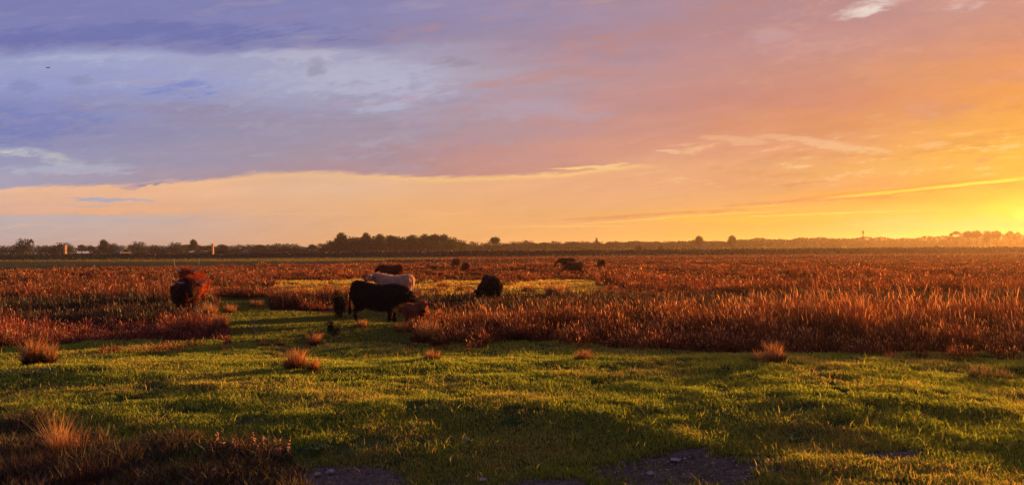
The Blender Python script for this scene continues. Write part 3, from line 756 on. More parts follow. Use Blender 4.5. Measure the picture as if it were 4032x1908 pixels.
make_cow('cream white highland cow looking away behind the black cow', put(1552, 33.5, -.04), rad(180-24), (.36, .32, .28), (.40, .32, .24), 1.04, neck=(24, 12, .38), head=(-22, 4), hornlen=.62, horn_up=.12, nhair=16000, rump=.03, hairlen=.08)
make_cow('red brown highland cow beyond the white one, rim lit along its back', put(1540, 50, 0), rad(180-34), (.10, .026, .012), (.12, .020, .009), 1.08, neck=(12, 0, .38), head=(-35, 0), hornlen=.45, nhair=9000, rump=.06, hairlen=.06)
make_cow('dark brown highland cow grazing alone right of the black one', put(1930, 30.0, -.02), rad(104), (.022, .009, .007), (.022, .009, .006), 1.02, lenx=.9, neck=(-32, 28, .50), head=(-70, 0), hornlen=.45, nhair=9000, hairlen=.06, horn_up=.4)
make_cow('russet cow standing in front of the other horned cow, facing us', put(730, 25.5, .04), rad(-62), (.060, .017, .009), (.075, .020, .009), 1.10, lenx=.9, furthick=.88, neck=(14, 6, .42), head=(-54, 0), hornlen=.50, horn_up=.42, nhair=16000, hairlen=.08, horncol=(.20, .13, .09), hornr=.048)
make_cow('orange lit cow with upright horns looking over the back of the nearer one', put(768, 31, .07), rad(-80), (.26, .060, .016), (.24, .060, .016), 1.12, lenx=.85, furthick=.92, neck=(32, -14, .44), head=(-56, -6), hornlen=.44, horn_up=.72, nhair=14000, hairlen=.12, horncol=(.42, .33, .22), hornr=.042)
make_cow('red calf head peering over the reeds beside the black cow', put(1640, 21.4, -.04), rad(-52), (.16, .045, .018), (.24, .075, .026), .66, furthick=.72, neck=(26, -26, .46), head=(-46, -6), earsize=1.6, hornlen=0, nhair=9000, hairlen=.035, calf=True)
make_cow('far brown cow grazing, upper one of the left distant pair', put(1796, 90, 0), rad(118), (.11, .038, .016), (.13, .045, .018), 1.0, neck=(-38, 0, .5), head=(-70, 0), hornlen=.4, nhair=2500, voxel=.04)
make_cow('far reddish cow grazing, lower one of the left distant pair', put(1834, 72, 0), rad(105), (.13, .034, .012), (.15, .036, .012), .92, neck=(-35, 15, .5), head=(-70, 0), hornlen=.4, nhair=2500, voxel=.04)
make_cow('far cow with raised head behind the long grazing one', put(2232, 84, 0), rad(160), (.08, .026, .012), (.10, .030, .012), 1.04, neck=(-10, 10, .42), head=(-50, 0), hornlen=.7, horn_up=.1, nhair=2500, voxel=.04)
make_cow('far brown cow grazing broadside in front of the raised head', put(2260, 68, -.10), rad(178), (.12, .040, .016), (.13, .045, .016), 1.0, neck=(-38, 0, .5), head=(-68, 0), hornlen=.4, nhair=2500, voxel=.04)
make_cow('far lone cow seen from behind, right of the distant pair', put(2367, 78, 0), rad(100), (.10, .032, .014), (.12, .036, .014), .95, neck=(-35, 0, .5), head=(-70, 0), hornlen=.4, nhair=2500, voxel=.04)
# ------------------------------------------------------------------ trees on the horizon
M_bark = solid_mat("bark", (.05, .035, .025), (.09, .06, .045), 4, .9, .3)
def leaf_cloud(r, blobs, n, size, col, name):
    """many leaf-clump sized faces spread through overlapping lobes; blobs = (cx, cy, cz, rx, ry, rz)"""
    B = np.array(blobs); vol = B[:, 3]*B[:, 4]*B[:, 5]; k = r.choice(len(B), n, p=vol/vol.sum())
    d = r.normal(0, 1, (n, 3)); d /= np.linalg.norm(d, axis=1)[:, None]
    rad_ = (r.random(n)**.45)[:, None]
    P = B[k, :3]+d*rad_*B[k, 3:6]*(1+.12*r.normal(0, 1, (n, 1)))
    a = r.normal(0, 1, (n, 3)); a /= np.linalg.norm(a, axis=1)[:, None]
    b = np.cross(a, r.normal(0, 1, (n, 3))); b /= np.linalg.norm(b, axis=1)[:, None]
    s = (size*(.5+.9*r.random(n)))[:, None]
    V = np.stack([P-a*s*.5, P+b*s*.33, P+a*s*.5, P-b*s*.33], 1).reshape(-1, 3)
    c = jitcol(col, n, r, .4)*(1+.25*np.sin(k*2.1))[:, None]
    return mesh_np(name, V, np.arange(n*4).reshape(n, 4), None, np.clip(np.repeat(c, 4, 0), 0, 1))
def trunk_mesh(r, h, rbase, limbs, spread):
    bm = bmesh.new()
    tube(bm, [Vector((0, 0, -.3)), Vector((.02*h, 0, .25*h)), Vector((-.01*h, .01*h, .5*h)), Vector((.01*h, 0, .8*h))], [rbase*1.2, rbase, rbase*.7, rbase*.2], 8)
    for i in range(limbs):
        a = i*2.4+r.random(); z0 = h*(.28+.35*i/limbs); l = spread*(.7+.4*r.random())
        p0 = Vector((0, 0, z0)); p1 = p0+Vector((math.cos(a)*l*.5, math.sin(a)*l*.5, h*.16)); p2 = p0+Vector((math.cos(a)*l, math.sin(a)*l, h*.26))
        tube(bm, [p0, p1, p2], [rbase*.5, rbase*.32, rbase*.1], 6, 1, Vector((0, .3, 1)).normalized())
    return bm_mesh("trunk", bm)
# unit prototypes: height 1 (scaled to the tree), crown about .8 wide
PROTO = []
r = np.random.default_rng(77)
def proto(kind, nleaf):
    if kind == 'round':      # broad, round topped
        bl = [(0, 0, .60, .30, .30, .30), (.16, .08, .52, .22, .22, .2), (-.18, -.05, .50, .22, .22, .2), (.03, -.1, .78, .2, .2, .17), (-.1, .1, .72, .18, .18, .2), (.2, 0, .70, .14, .14, .14)]; tr = .40
    elif kind == 'flat':     # flat topped on a visible trunk
        bl = [(0, 0, .80, .36, .3, .16), (.22, .05, .74, .2, .2, .14), (-.24, 0, .76, .2, .2, .13), (-.05, .05, .66, .25, .25, .14)]; tr = .55
    elif kind == 'tall':
        bl = [(0, 0, .72, .2, .2, .26), (.06, .03, .5, .24, .24, .24), (-.1, 0, .45, .2, .2, .2), (.12, 0, .4, .16, .16, .16), (-.07, 0, .82, .12, .12, .14)]; tr = .45
    elif kind == 'open':     # airy, sky showing through between limbs
        bl = [(.02, 0, .86, .2, .2, .11), (.24, 0, .76, .13, .14, .11), (-.24, .04, .78, .14, .14, .11), (-.12, 0, .60, .12, .12, .10), (.14, .05, .58, .11, .11, .09), (-.33, 0, .62, .09, .09, .09), (.34, 0, .60, .09, .09, .08)]; tr = .6
    else:                    # low broad bush-like tree
        bl = [(0, 0, .48, .42, .38, .42), (.3, 0, .36, .26, .26, .3), (-.3, .05, .38, .26, .26, .32), (.1, .1, .7, .22, .22, .22), (-.14, 0, .74, .2, .2, .2)]; tr = .3
    return (leaf_cloud(r, bl, nleaf, {'open': .05}.get(kind, .065), (.060, .060, .028), "crown"), trunk_mesh(r, tr+.22, .03, 5, .26))
PK = {}
for k, nl in (('round', 1500), ('flat', 1300), ('tall', 1300), ('open', 1000), ('low', 1500)):
    PK[k] = [proto(k, nl) for _ in range(2)]
for ks in PK.values():
    for cme, tme in ks: cme.materials.append(M_leaf); tme.materials.append(M_bark)
def tree(kind, px, top, dist, wpx, label, group=None, name="deciduous_tree", v=None, cat='tree'):
    """trunk and crown; top = height of the crown's tip as an elevation, wpx = width"""
    p = at_depth(px, dist); zt = CAM_Z+ray(px, top).z*dist
    h = zt-p.z; w = wpx/FPX*dist
    cme, tme = PK[kind][random.randrange(2) if v is None else v]
    root = empty(name, p, random.uniform(-.5, .5)); root.scale = (w/.8, w/.8, h/.97)
    tag(root, label, cat, group)
    obj("trunk", tme, root); obj("crown", cme, root)
    return root
D1 = 470
named = [
 ('low', 92, 934, 440, 62, 'broad dark tree with a flat top standing proud near the left end of the skyline'),
 ('open', 122, 940, 442, 26, 'thin airy tree touching the broad flat-topped one at the left'),
 ('low', 250, 951, 470, 70, 'wide domed tree behind the left orange post'),
 ('round', 408, 939, 450, 44, 'rounded tree peak above the pale shed roof on the left'),
 ('low', 440, 953, 455, 50, 'sloping shoulder tree just right of the rounded peak'),
 ('low', 545, 947, 470, 62, 'low domed tree between the shed and the small peak'),
 ('round', 762, 939, 460, 42, 'small pointed tree peak left of the right-hand orange post'),
 ('low', 690, 950, 475, 60, 'soft mound of foliage left of the small peak'),
 ('round', 1344, 911, 420, 60, 'tall round tree at the left end of the central wood'),
 ('tall', 1324, 935, 421, 34, 'ragged lower tree leaning out of the tall round one'),
 ('low', 1385, 926, 430, 50, 'hunched tree filling the dip beside the tall round one'),
 ('round', 1442, 911, 430, 50, 'highest pointed crown of the central wood'),
 ('low', 1415, 930, 432, 46, 'stepped shoulder tree left of the highest crown'),
 ('round', 1495, 916, 432, 50, 'second rounded crown of the central wood'),
 ('round', 1538, 921, 432, 36, 'small rounded crown in the middle of the central wood'),
 ('low', 1580, 926, 434, 50, 'flat stretch of crown between two rounded ones'),
 ('round', 1625, 920, 434, 50, 'full crown right of the flat stretch in the central wood'),
 ('round', 1672, 916, 434, 44, 'broad high crown on the right half of the central wood'),
 ('flat', 1712, 919, 436, 46, 'feathery tree beside the broad high crown'),
 ('flat', 1748, 920, 436, 40, 'feathery tree second from the right end of the central wood'),
 ('low', 1782, 928, 436, 46, 'last sloping tree at the right end of the central wood'),
 ('flat', 1950, 931, 440, 42, 'lone flat-crowned tree on a stalk right of the central wood'),
 ('tall', 2350, 935, 520, 22, 'little spiky tree top in the middle of the flat skyline'),
 ('round', 2752, 925, 500, 44, 'neat dome-shaped tree, the left one of two standing above the low skyline'),
 ('round', 2882, 923, 500, 42, 'neat dome-shaped tree, the right one of two standing above the low skyline'),
 ('low', 3278, 933, 560, 40, 'low square-topped tree left of the radio mast'),
 ('open', 3765, 909, 520, 52, 'spreading see-through tree at the left of the grove near the sunset'),
 ('flat', 3812, 908, 520, 40, 'slim tree joined to the spreading one in the sunset grove'),
 ('flat', 3846, 906, 520, 44, 'level-topped tree in the middle of the sunset grove'),
 ('round', 3886, 904, 520, 40, 'highest tree of the sunset grove'),
 ('flat', 3924, 907, 520, 46, 'wide tree right of the highest in the sunset grove'),
 ('open', 3978, 908, 520, 40, 'bare-limbed tree glowing through near the right end of the sunset grove'),
 ('open', 4008, 912, 520, 34, 'last thin tree of the sunset grove'),
]
for k, px, top, d, w, lb in named: tree(k, px, top, d, w, lb, 'trees standing out on the horizon', v=0)
# the long line between them
prof_x = [-500, 0, 300, 600, 1000, 1250, 1330, 1400, 1500, 1700, 1780, 1860, 2100, 2400, 2900, 3000, 3400, 3600, 3750, 4032, 4600]
prof_y = [968, 965, 962, 962, 958, 959, 940, 932, 930, 929, 938, 952, 947, 947, 945, 940, 941, 944, 938, 936, 934]
SEGS = [(-500, 60, 'left of the broad flat-topped tree'), (60, 200, 'between the broad flat-topped tree and the thick post'), (200, 330, 'close behind the thick post'), (330, 430, 'under the rounded peak'), (430, 520, 'behind the shed with the pale roof'), (520, 620, 'right of the pale shed roof'), (620, 720, 'under the soft mound of foliage'), (720, 810, 'under the small pointed peak'), (810, 900, 'close behind the slim post'), (900, 1010, 'behind the tiny shed'), (1010, 1120, 'in the low stretch right of the tiny shed'), (1120, 1230, 'in the low stretch halfway to the central wood'), (1230, 1330, 'at the foot of the tall round tree'),
 (1330, 1420, 'under the hunched tree of the central wood'), (1420, 1520, 'under the highest crown of the central wood'), (1520, 1620, 'in the middle of the central wood'), (1620, 1720, 'under the broad high crown of the central wood'), (1720, 1840, 'under the feathery trees of the central wood'),
 (1840, 1950, 'in the dip before the lone stalked tree'), (1950, 2080, 'right of the lone stalked tree'), (2080, 2250, 'above the far pair with the raised head'), (2250, 2430, 'around the little spiky top'), (2430, 2580, 'behind the dark round bush'), (2580, 2720, 'left of the two dome-shaped trees'), (2720, 2900, 'under the two dome-shaped trees'),
 (2900, 3050, 'right of the two dome-shaped trees'), (3050, 3240, 'in the long even rise before the square-topped tree'), (3240, 3340, 'under the square-topped tree'), (3340, 3460, 'at the foot of the radio mast'), (3460, 3620, 'right of the radio mast'), (3620, 3750, 'left of the sunset grove'), (3750, 3880, 'under the left half of the sunset grove'), (3880, 4040, 'under the right half of the sunset grove'), (4040, 4700, 'beyond the end of the sunset grove')]
def filler(n, x0, x1, dist, dy):
    for i in range(n):
        px = x0+(x1-x0)*(i+.5)/n+random.uniform(-12, 12)
        top = np.interp(px, prof_x, prof_y)+dy+random.gauss(0, 2.6)
        kk = random.choice(['low', 'low', 'round', 'low', 'low'])
        where = [w for a, b, w in SEGS if a <= px < b][0]
        tree(kk, px, top, dist+random.uniform(-18, 18), random.uniform(48, 84), 'low belt tree '+where, 'horizon trees '+where)
filler(44, -420, 1320, 500, 1)
filler(24, 1300, 1820, 455, -2)
filler(28, 1800, 2950, 600, 1)
filler(34, 2900, 4300, 640, 1)
# undergrowth closing the gaps below the crowns
def wood_mass():
    r = np.random.default_rng(9); n = 60000
    px = r.uniform(-600, 4640, n); d = np.where(px < 1830, 520, 660)+r.normal(0, 14, n)
    top = np.interp(px, prof_x, prof_y)+13+3*np.sin(px/37)+2*np.sin(px/13+1)
    u = (px-W0/2)/FPX; x = u*d; zt = CAM_Z+((HORIZON-top)/FPX+u*math.tan(ROLL))*d
    z = r.random(n)**.8*zt
    P = np.stack([x, d, z], 1); a = r.normal(0, 1, (n, 3)); a /= np.linalg.norm(a, axis=1)[:, None]
    b = np.cross(a, r.normal(0, 1, (n, 3))); b /= np.linalg.norm(b, axis=1)[:, None]; s = r.uniform(.8, 1.9, n)[:, None]
    V = np.stack([P-a*s*.5, P+b*s*.4, P+a*s*.5, P-b*s*.4], 1).reshape(-1, 3)
    c = jitcol((.055, .05, .026), n, r, .4)
    o = obj("distant_woodland", mesh_np("distant_woodland", V, np.arange(n*4).reshape(n, 4), None, np.repeat(c, 4, 0)), None, M_leaf)
    tag(o, 'hazy low woodland mass along the whole horizon', 'woodland', kind='stuff')
wood_mass()
# single bushes on and before the dyke
def bush(px, top, dist, wpx, label, dark=1.0, n=700, name="bush", size=.09, group=None):
    p = at_depth(px, dist); h = CAM_Z+ray(px, top).z*dist-p.z; w = wpx/FPX*dist
    r = np.random.default_rng(int(px)); q = []
    for i in range(6): q.append((r.uniform(-.25, .25), r.uniform(-.2, .2), r.uniform(.25, .6), r.uniform(.18, .3), r.uniform(.18, .3), r.uniform(.22, .36)))
    me = leaf_cloud(r, q, n, size, tuple(np.array((.055, .045, .022))*dark), "foliage"); me.materials.append(M_leaf)
    root = empty(name, p); root.scale = (w, w, h); tag(root, label, 'bush', group)
    obj("foliage", me, root)
    bm = bmesh.new()
    for i in range(4):
        a = i*1.6; tube(bm, [Vector((0, 0, -.1)), Vector((.1*math.cos(a), .1*math.sin(a), .25)), Vector((.2*math.cos(a), .2*math.sin(a), .55))], [.03, .02, .006], 5)
    obj("stem", bm_mesh("stem", bm), root, M_bark)
bush(2512, 959, 330, 46, 'dark round bush alone behind the dyke right of centre')
bush(2604, 962, 340, 22, 'small bush beside the dark round one')
bush(3690, 960, 330, 30, 'faint bush in the orange haze left of the sunset grove')
bush(875, 985, 226, 60, 'heaped thorn bush on the dyke right of the orange post')
bush(1340, 1108, 25.5, 84, 'dark green bush just left of the black cow', .55, 2600, size=.055)
bush(2178, 1150, 22.5, 90, 'upright russet bush in the middle of the meadow edge', .8, 2600, size=.05)
bush(1312, 1252, 19.4, 62, 'small dark thistle clump in the grass before the black cow', .5, 1600, size=.06)
# posts, mast, sheds
M_conc = solid_mat("sun_orange_concrete", (.78, .42, .18), (.68, .34, .13), 3, .85, .15)  # low orange sunlight put into the shaft colour
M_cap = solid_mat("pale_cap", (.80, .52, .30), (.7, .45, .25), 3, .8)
def box_bm(bm, cx, cy, cz, sx, sy, sz, bev=.02):
    res = bmesh.ops.create_cube(bm, size=1, matrix=Matrix.Translation((cx, cy, cz)) @ Matrix.Diagonal((sx, sy, sz, 1)))
    es = list({e for v in res['verts'] for e in v.link_edges}); bmesh.ops.bevel(bm, geom=es, offset=bev, segments=1, affect='EDGES')
def post(px, top, dist, w, capw, label, step):
    p = at_depth(px, dist); h = CAM_Z+ray(px, top).z*dist-p.z
    root = empty("lookout_post", p, rad(-26)); tag(root, label, 'post', 'narrow towers on the dyke')
    bm = bmesh.new(); box_bm(bm, 0, 0, h*.5-.15, w, w, h-.1); obj("shaft", bm_mesh("shaft", bm, False), root, M_conc)
    bm = bmesh.new(); box_bm(bm, 0, 0, h-.12, capw, capw*.8, .2); obj("cap", bm_mesh("cap", bm, False), root, M_cap)
    if step:
        bm = bmesh.new(); box_bm(bm, 0, 0, h*.45, w+.12, w+.12, .14); obj("collar", bm_mesh("collar", bm, False), root, M_bark)
        bm = bmesh.new(); box_bm(bm, -.9, 0, h*.45, .1, .1, h*.9); obj("stay", bm_mesh("stay", bm, False), root, M_bark)
post(257, 966, 221, .66, .9, 'thick orange lit post with narrow cap and dark band, left of the two', True)
post(838, 959, 221, .5, 1.05, 'slim orange lit post with wide flat cap, right of the two', False)
def mast():
    p = at_depth(3399, 640); h = CAM_Z+ray(3399, 908).z*640-p.z
    root = empty("radio_mast", p); tag(root, 'lattice radio mast rising from the trees under the sunset', 'mast')
    bm = bmesh.new(); w = .55
    for i in range(3):
        a = i*2.094; tube(bm, [Vector((w*1.5*math.cos(a), w*1.5*math.sin(a), 0)), Vector((w*.7*math.cos(a), w*.7*math.sin(a), h))], [.13, .10], 6)
    for k in range(10):
        z = h*k/10; f = w*(1.5-.8*k/10)
        for i in range(3):
            a = i*2.094; b = (i+1)*2.094
            tube(bm, [Vector((f*math.cos(a), f*math.sin(a), z)), Vector((f*math.cos(b), f*math.sin(b), z+h/10))], [.07, .07], 4)
    obj("lattice", bm_mesh("lattice", bm, False), root, M_bark)
    for i in range(3):
        a = i*2.094+.5; bm = bmesh.new(); box_bm(bm, .85*math.cos(a), .85*math.sin(a), h-1.2, .35, .35, 2.4); obj("antenna", bm_mesh("antenna", bm, False), root, M_bark)
    bm = bmesh.new(); bmesh.ops.create_cone(bm, cap_ends=True, segments=16, radius1=.9, radius2=.9, depth=.5, matrix=Matrix.Translation((-.6, 0, h*.62)) @ Matrix.Rotation(rad(90), 4, 'X')); obj("dish", bm_mesh("dish", bm, False), root, M_bark)
mast()
M_wall = solid_mat("shed_wall", (.10, .07, .06), (.14, .10, .08), 2, .9)
M_tin = solid_mat("tin_roof", (.15, .14, .14), (.12, .11, .11), 2, .7, 0, .2)
def shed(px, top, dist, L_, D_, label):
    p = at_depth(px, dist); h = CAM_Z+ray(px, top).z*dist-p.z
    root = empty("farm_shed", p, rad(-12)); tag(root, label, 'shed')
    e = h*.55; bm = bmesh.new(); box_bm(bm, 0, 0, e/2, L_, D_, e); obj("wall", bm_mesh("wall", bm, False), root, M_wall)
    bm = bmesh.new(); a = []
    for x in (-L_/2-.3, L_/2+.3):
        a.append([bm.verts.new((x, -D_/2-.4, e)), bm.verts.new((x, 0, h)), bm.verts.new((x, D_/2+.4, e)), bm.verts.new((x, D_/2+.4, e-.15)), bm.verts.new((x, 0, h-.2)), bm.verts.new((x, -D_/2-.4, e-.15))])
    for i in range(6): bm.faces.new((a[0][i], a[0][(i+1) % 6], a[1][(i+1) % 6], a[1][i]))
    bm.faces.new(a[0]); bm.faces.new(a[1][::-1]); obj("roof", bm_mesh("roof", bm, False), root, M_tin)
    bm = bmesh.new(); box_bm(bm, L_*.2, -D_/2-.03, e*.42, L_*.22, .08, e*.8); obj("door", bm_mesh("door", bm, False), root, M_bark)
shed(482, 978, 395, 3.6, 8, 'shed with a pale metal roof below the left treeline')
shed(972, 982, 395, 2.8, 5, 'tiny pale roofed shed right of the slim orange post')
shed(2772, 972, 480, 4, 6, 'distant shed with a faint pale roof under the two dome-shaped trees')
# bird in the sky
def bird():
    d = ray(188, 267)*66; root = empty("bird", (d.x, d.y, CAM_Z+d.z), rad(70)); tag(root, 'tiny dark bird flying alone high in the left of the sky', 'bird')
    bm = bmesh.new(); tube(bm, [Vector((-.15, 0, 0)), Vector((-.08, 0, 0)), Vector((.05, 0, .01)), Vector((.13, 0, .02)), Vector((.19, 0, .015))], [.015, .035, .04, .025, .005], 8)
    for s in (-1, 1):
        a = [bm.verts.new(v) for v in ((.07, s*.02, .02), (.09, s*.16, .05), (.02, s*.36, .03), (-.03, s*.16, .045), (-.05, s*.02, .02))]; bm.faces.new(a)
        b = [bm.verts.new((v.co.x, v.co.y, v.co.z-.008)) for v in a]; bm.faces.new(b[::-1])
    obj("body", bm_mesh("body", bm), root, M_bark)
bird()
# ------------------------------------------------------------------ tussocks, weeds and litter one can point to
def tussock(px, py, h, w, label, n=420, cs=(.25, .095, .028), ct=(.46, .23, .075), name="grass_tussock", base=(.06, .035, .018), lean=.28, bw=.006, cat='tussock', group='single tussocks around the pasture'):
    p = ground_at(px, py); r = np.random.default_rng(int(px+py))
    root = empty(name, p); tag(root, label, cat, group)
    a = r.random(n)*6.283; q = r.random(n)**.6*w*.5; P = np.stack([np.cos(a)*q, np.sin(a)*q, np.zeros(n)], 1)
    hh = h*(.22+.9*r.random(n)**1.4); ln = np.stack([np.cos(a), np.sin(a)], 1)*(q/w*2*lean*hh)[:, None]+r.normal(0, .20, (n, 2))*hh[:, None]; fl = r.random(n) < .12; ln[fl] *= 2.6; hh[fl] *= .45; P[:, :2] *= 1+.7*fbm(np.cos(a)*1.5+px, np.sin(a)*1.5+py, 2)[:, None]
    col = jitcol(cs, n, r, .4); sc = max(p.y/9, .8)
    V, qd, t3, C = blades(P, hh, bw*sc*(.7+.6*r.random(n)), ln, col, jitcol(ct, n, r, .3), seed=3)
    obj("blades", mesh_np("blades", V, qd, t3, np.clip(C, 0, 1)), root, M_reed)
    m = n//2; a = r.random(m)*6.283; q = r.random(m)**.5*w*.55; P = np.stack([np.cos(a)*q, np.sin(a)*q, np.zeros(m)], 1)
    ln = np.stack([np.cos(a), np.sin(a)], 1)*(.25*h)+r.normal(0, .1*h, (m, 2))
    V, qd, t3, C = blades(P, h*.4*(.6+.6*r.random(m)), bw*1.4*sc*np.ones(m), ln, jitcol(base, m, r, .4), seed=4)
    obj("thatch", mesh_np("thatch", V, qd, t3, np.clip(C, 0, 1)), root, M_reed)
tussock(125, 1442, .56, .17, 'orange tussock standing clear at the left edge, before the red belt', 520)
tussock(192, 1436, .44, .16, 'browner tussock touching the orange one at the left edge', cs=(.14, .07, .03))
tussock(1165, 1456, .42, .30, 'rusty fan-shaped tussock in the middle of the pasture', 700)
tussock(1232, 1462, .26, .16, 'smaller rusty tussock at the foot of the fan-shaped one', 260)
tussock(1240, 1362, .34, .22, 'pinkish tussock on the bank in front of the grass passage', cs=(.30, .11, .06))
tussock(1035, 1362, .16, .22, 'short reddish tuft left of the pinkish one on the bank', 220, cs=(.26, .09, .05))
tussock(1105, 1360, .14, .18, 'short reddish tuft nearest the pinkish one on the bank', 160, cs=(.24, .08, .05))
tussock(225, 1800, .52, .16, 'bright orange bent tussock among the dark weeds at the lower left', 420, cs=(.30, .15, .05), ct=(.6, .34, .13), bw=.004)
tussock(300, 1790, .36, .22, 'thin orange grass behind the bent tussock at the lower left', 160, cs=(.2, .09, .035), bw=.004)
tussock(90, 1880, .30, .55, 'dull brown tussock in the bottom left corner', 500, cs=(.055, .030, .018), ct=(.09, .05, .03), bw=.005)
tussock(330, 1900, .30, .6, 'dark brown tussock at the bottom edge below the orange one', 600, cs=(.045, .024, .016), ct=(.08, .04, .025), bw=.005)
tussock(3055, 1425, .42, .30, 'ragged dry tussock where the reeds meet the pasture on the right', 260, cs=(.24, .11, .05))
tussock(3000, 1424, .26, .30, 'thin red stalks left of the ragged dry tussock', 120, cs=(.26, .10, .06))
tussock(3900, 1492, .22, .55, 'low spreading clump close to the right edge of the pasture', 500, cs=(.13, .11, .03), ct=(.24, .18, .05))
tussock(2870, 1472, .10, .55, 'flat dark clump of long leaves below the reeds', 240, cs=(.035, .045, .015), ct=(.06, .07, .02), lean=1.6)
tussock(2185, 1190, .95, .6, 'tall upright tussock in front of the russet bush', 500, cs=(.12, .06, .03), bw=.007)
tussock(868, 1300, .50, .30, 'tall tawny tussock at the left gate of the grass passage', 600, cs=(.20, .10, .045), bw=.006)
tussock(822, 1262, .60, .30, 'tall tawny tussock behind the one at the left gate', 600, cs=(.24, .12, .05), bw=.006)
tussock(1690, 1345, .55, .5, 'dark leafy tussock at the right gate of the grass passage', 600, cs=(.06, .045, .02), bw=.006)
tussock(1860, 1180, .5, .6, 'bushy tussock at the feet of the lone grazing cow', 500, cs=(.12, .05, .025), bw=.008)
for px, py, h, w, lb in ((905, 1236, .38, .34, 'brown tuft on the grass right behind the tawny tussocks'), (1010, 1212, .34, .40, 'wide low tuft at the back of the grass passage'), (1420, 1292, .26, .3, 'brown tuft under the belly line in front of the black cow'), (1590, 1312, .34, .34, 'brown tuft right of the black cow forelegs'), (1700, 1418, .22, .26, 'stray rusty tuft before the near corner of the reeds'), (2300, 1420, .24, .28, 'stray rusty tuft before the reeds under the meadow'), (1745, 1135, .5, .6, 'rusty tuft on the pale meadow between black cow and grazing cow'), (2080, 1150, .45, .6, 'rusty tuft on the pale meadow right of the grazing cow')):
    tussock(px, py, h, w, lb, 300, cs=(.16, .06, .022), bw=.006)
# weeds with small leaves
def weed(px, py, h, label, col=(.20, .12, .07), n=10, name="weed_stalk", cat='weed', leaf=.012, group='leggy weeds along the pasture foreground', green=None):
    p = ground_at(px, py); r = np.random.default_rng(int(px*3+py)); root = empty(name, p, r.random()*6); tag(root, label, cat, group)
    bm = bmesh.new(); L1 = []
    for s in range(max(1, n//5)):
        a = r.random()*6.28; l = h*(.6+.4*r.random()); b = Vector((math.cos(a)*.04, math.sin(a)*.04, -.01))
        t2 = b+Vector((math.cos(a)*l*.22, math.sin(a)*l*.22, l)); mid = (b+t2)/2+Vector((r.normal(0, .02), r.normal(0, .02), 0))
        tube(bm, [b, mid, t2], [.003, .0024, .001], 5)
        for k in range(int(6+l*30)):
            f = .2+.8*r.random(); q = (b*(1-f)*(1-f)+mid*2*f*(1-f)+t2*f*f); L1.append(q)
    obj("stem", bm_mesh("stem", bm), root, M_bark)
    P = np.array([list(q) for q in L1]); m = len(P); a = r.normal(0, 1, (m, 3)); a /= np.linalg.norm(a, axis=1)[:, None]; b = np.cross(a, r.normal(0, 1, (m, 3))); b /= np.linalg.norm(b, axis=1)[:, None]
    s = (leaf*(.6+.9*r.random(m)))[:, None]; P = P+a*s
    V = np.stack([P-a*s, P+b*s*.5, P+a*s, P-b*s*.5], 1).reshape(-1, 3)
    obj("leaves", mesh_np("leaves", V, np.arange(m*4).reshape(m, 4), None, np.clip(np.repeat(jitcol(col, m, r, .4), 4, 0), 0, 1)), root, M_reed)
weed(965, 1600, .42, 'tall dark dock stalk standing alone in the grass', (.07, .03, .018), 8, 'dock_plant', leaf=.022)
W_ = [(830, 1790, .20, 'pinkish flowering weed, first from the left of the lower weed row'), (885, 1775, .24, 'bushy pinkish weed in the lower weed row'), (905, 1800, .22, 'weed leaning beside the bushy pinkish one'),
      (945, 1790, .18, 'short weed in the middle of the lower weed row'), (1010, 1800, .26, 'weed with bare foot left of the tall spike'), (1030, 1790, .34, 'tall single spike of the lower weed row'),
      (1110, 1800, .26, 'fork-tipped weed right of the tall spike'), (1160, 1800, .18, 'last small weed at the right of the lower row'), (820, 1900, .2, 'small weed at the very bottom below the row'), (930, 1880, .22, 'leafy weed at the bottom under the bushy one')]
for px, py, h, lb in W_: weed(px, py, h*1.15, lb, (.50, .30, .18), 16, leaf=.014)
weed(2100, 1400, .16, 'sprig of pale flowers where pasture meets reeds', (.4, .25, .15), 8)
weed(1395, 1440, .14, 'cluster of pale dry flower heads left of centre', (.42, .25, .15), 10)
weed(2030, 1630, .12, 'reddish sorrel sprigs in the middle of the pasture', (.34, .10, .05), 14)
weed(3560, 1480, .16, 'little reddish weed on the crest to the right', (.3, .13, .05), 12)
# leafy rosettes
def rosette(px, py, rr, label, col=(.10, .15, .06), n=12):
    p = ground_at(px, py); r = np.random.default_rng(int(px)); root = empty("leafy_rosette", p+Vector((0, 0, .015)), r.random()*6); tag(root, label, 'plant', 'leafy rosettes in the grass')
    V, F = [], []
    for i in range(n):
        a = i*6.283/n+r.normal(0, .2); l = rr*(.6+.5*r.random()); w = l*.24; e = .4*r.random()+.15; k = len(V)
        for (f, ww, z) in ((0, .1, 0), (.35, 1, .6), (.75, .8, .8), (1, .02, .55)):
            c = np.array([math.cos(a)*l*f, math.sin(a)*l*f, z*l*e+.01]); s = np.array([-math.sin(a), math.cos(a), 0])*w*ww*.5; V += [c-s, c+s]
        F += [(k, k+1, k+3, k+2), (k+2, k+3, k+5, k+4), (k+4, k+5, k+7, k+6)]
    V = np.array(V); obj("leaves", mesh_np("leaves", V, np.array(F), None, np.clip(np.repeat(jitcol(col, len(V)//8, r, .35), 8, 0), 0, 1)), root, M_grass)
rosette(1250, 1778, .17, 'pale grey-green thistle rosette on the edge of the mud'); rosette(1195, 1850, .14, 'thistle rosette at the bottom left of the mud patch')
rosette(2600, 1625, .16, 'bright green rosette catching light right of the white scrap', (.16, .22, .04)); rosette(3120, 1740, .17, 'broad-leaved rosette in the right of the pasture', (.13, .20, .04)); rosette(2990, 1690, .12, 'small rosette left of the broad-leaved one', (.11, .15, .05))
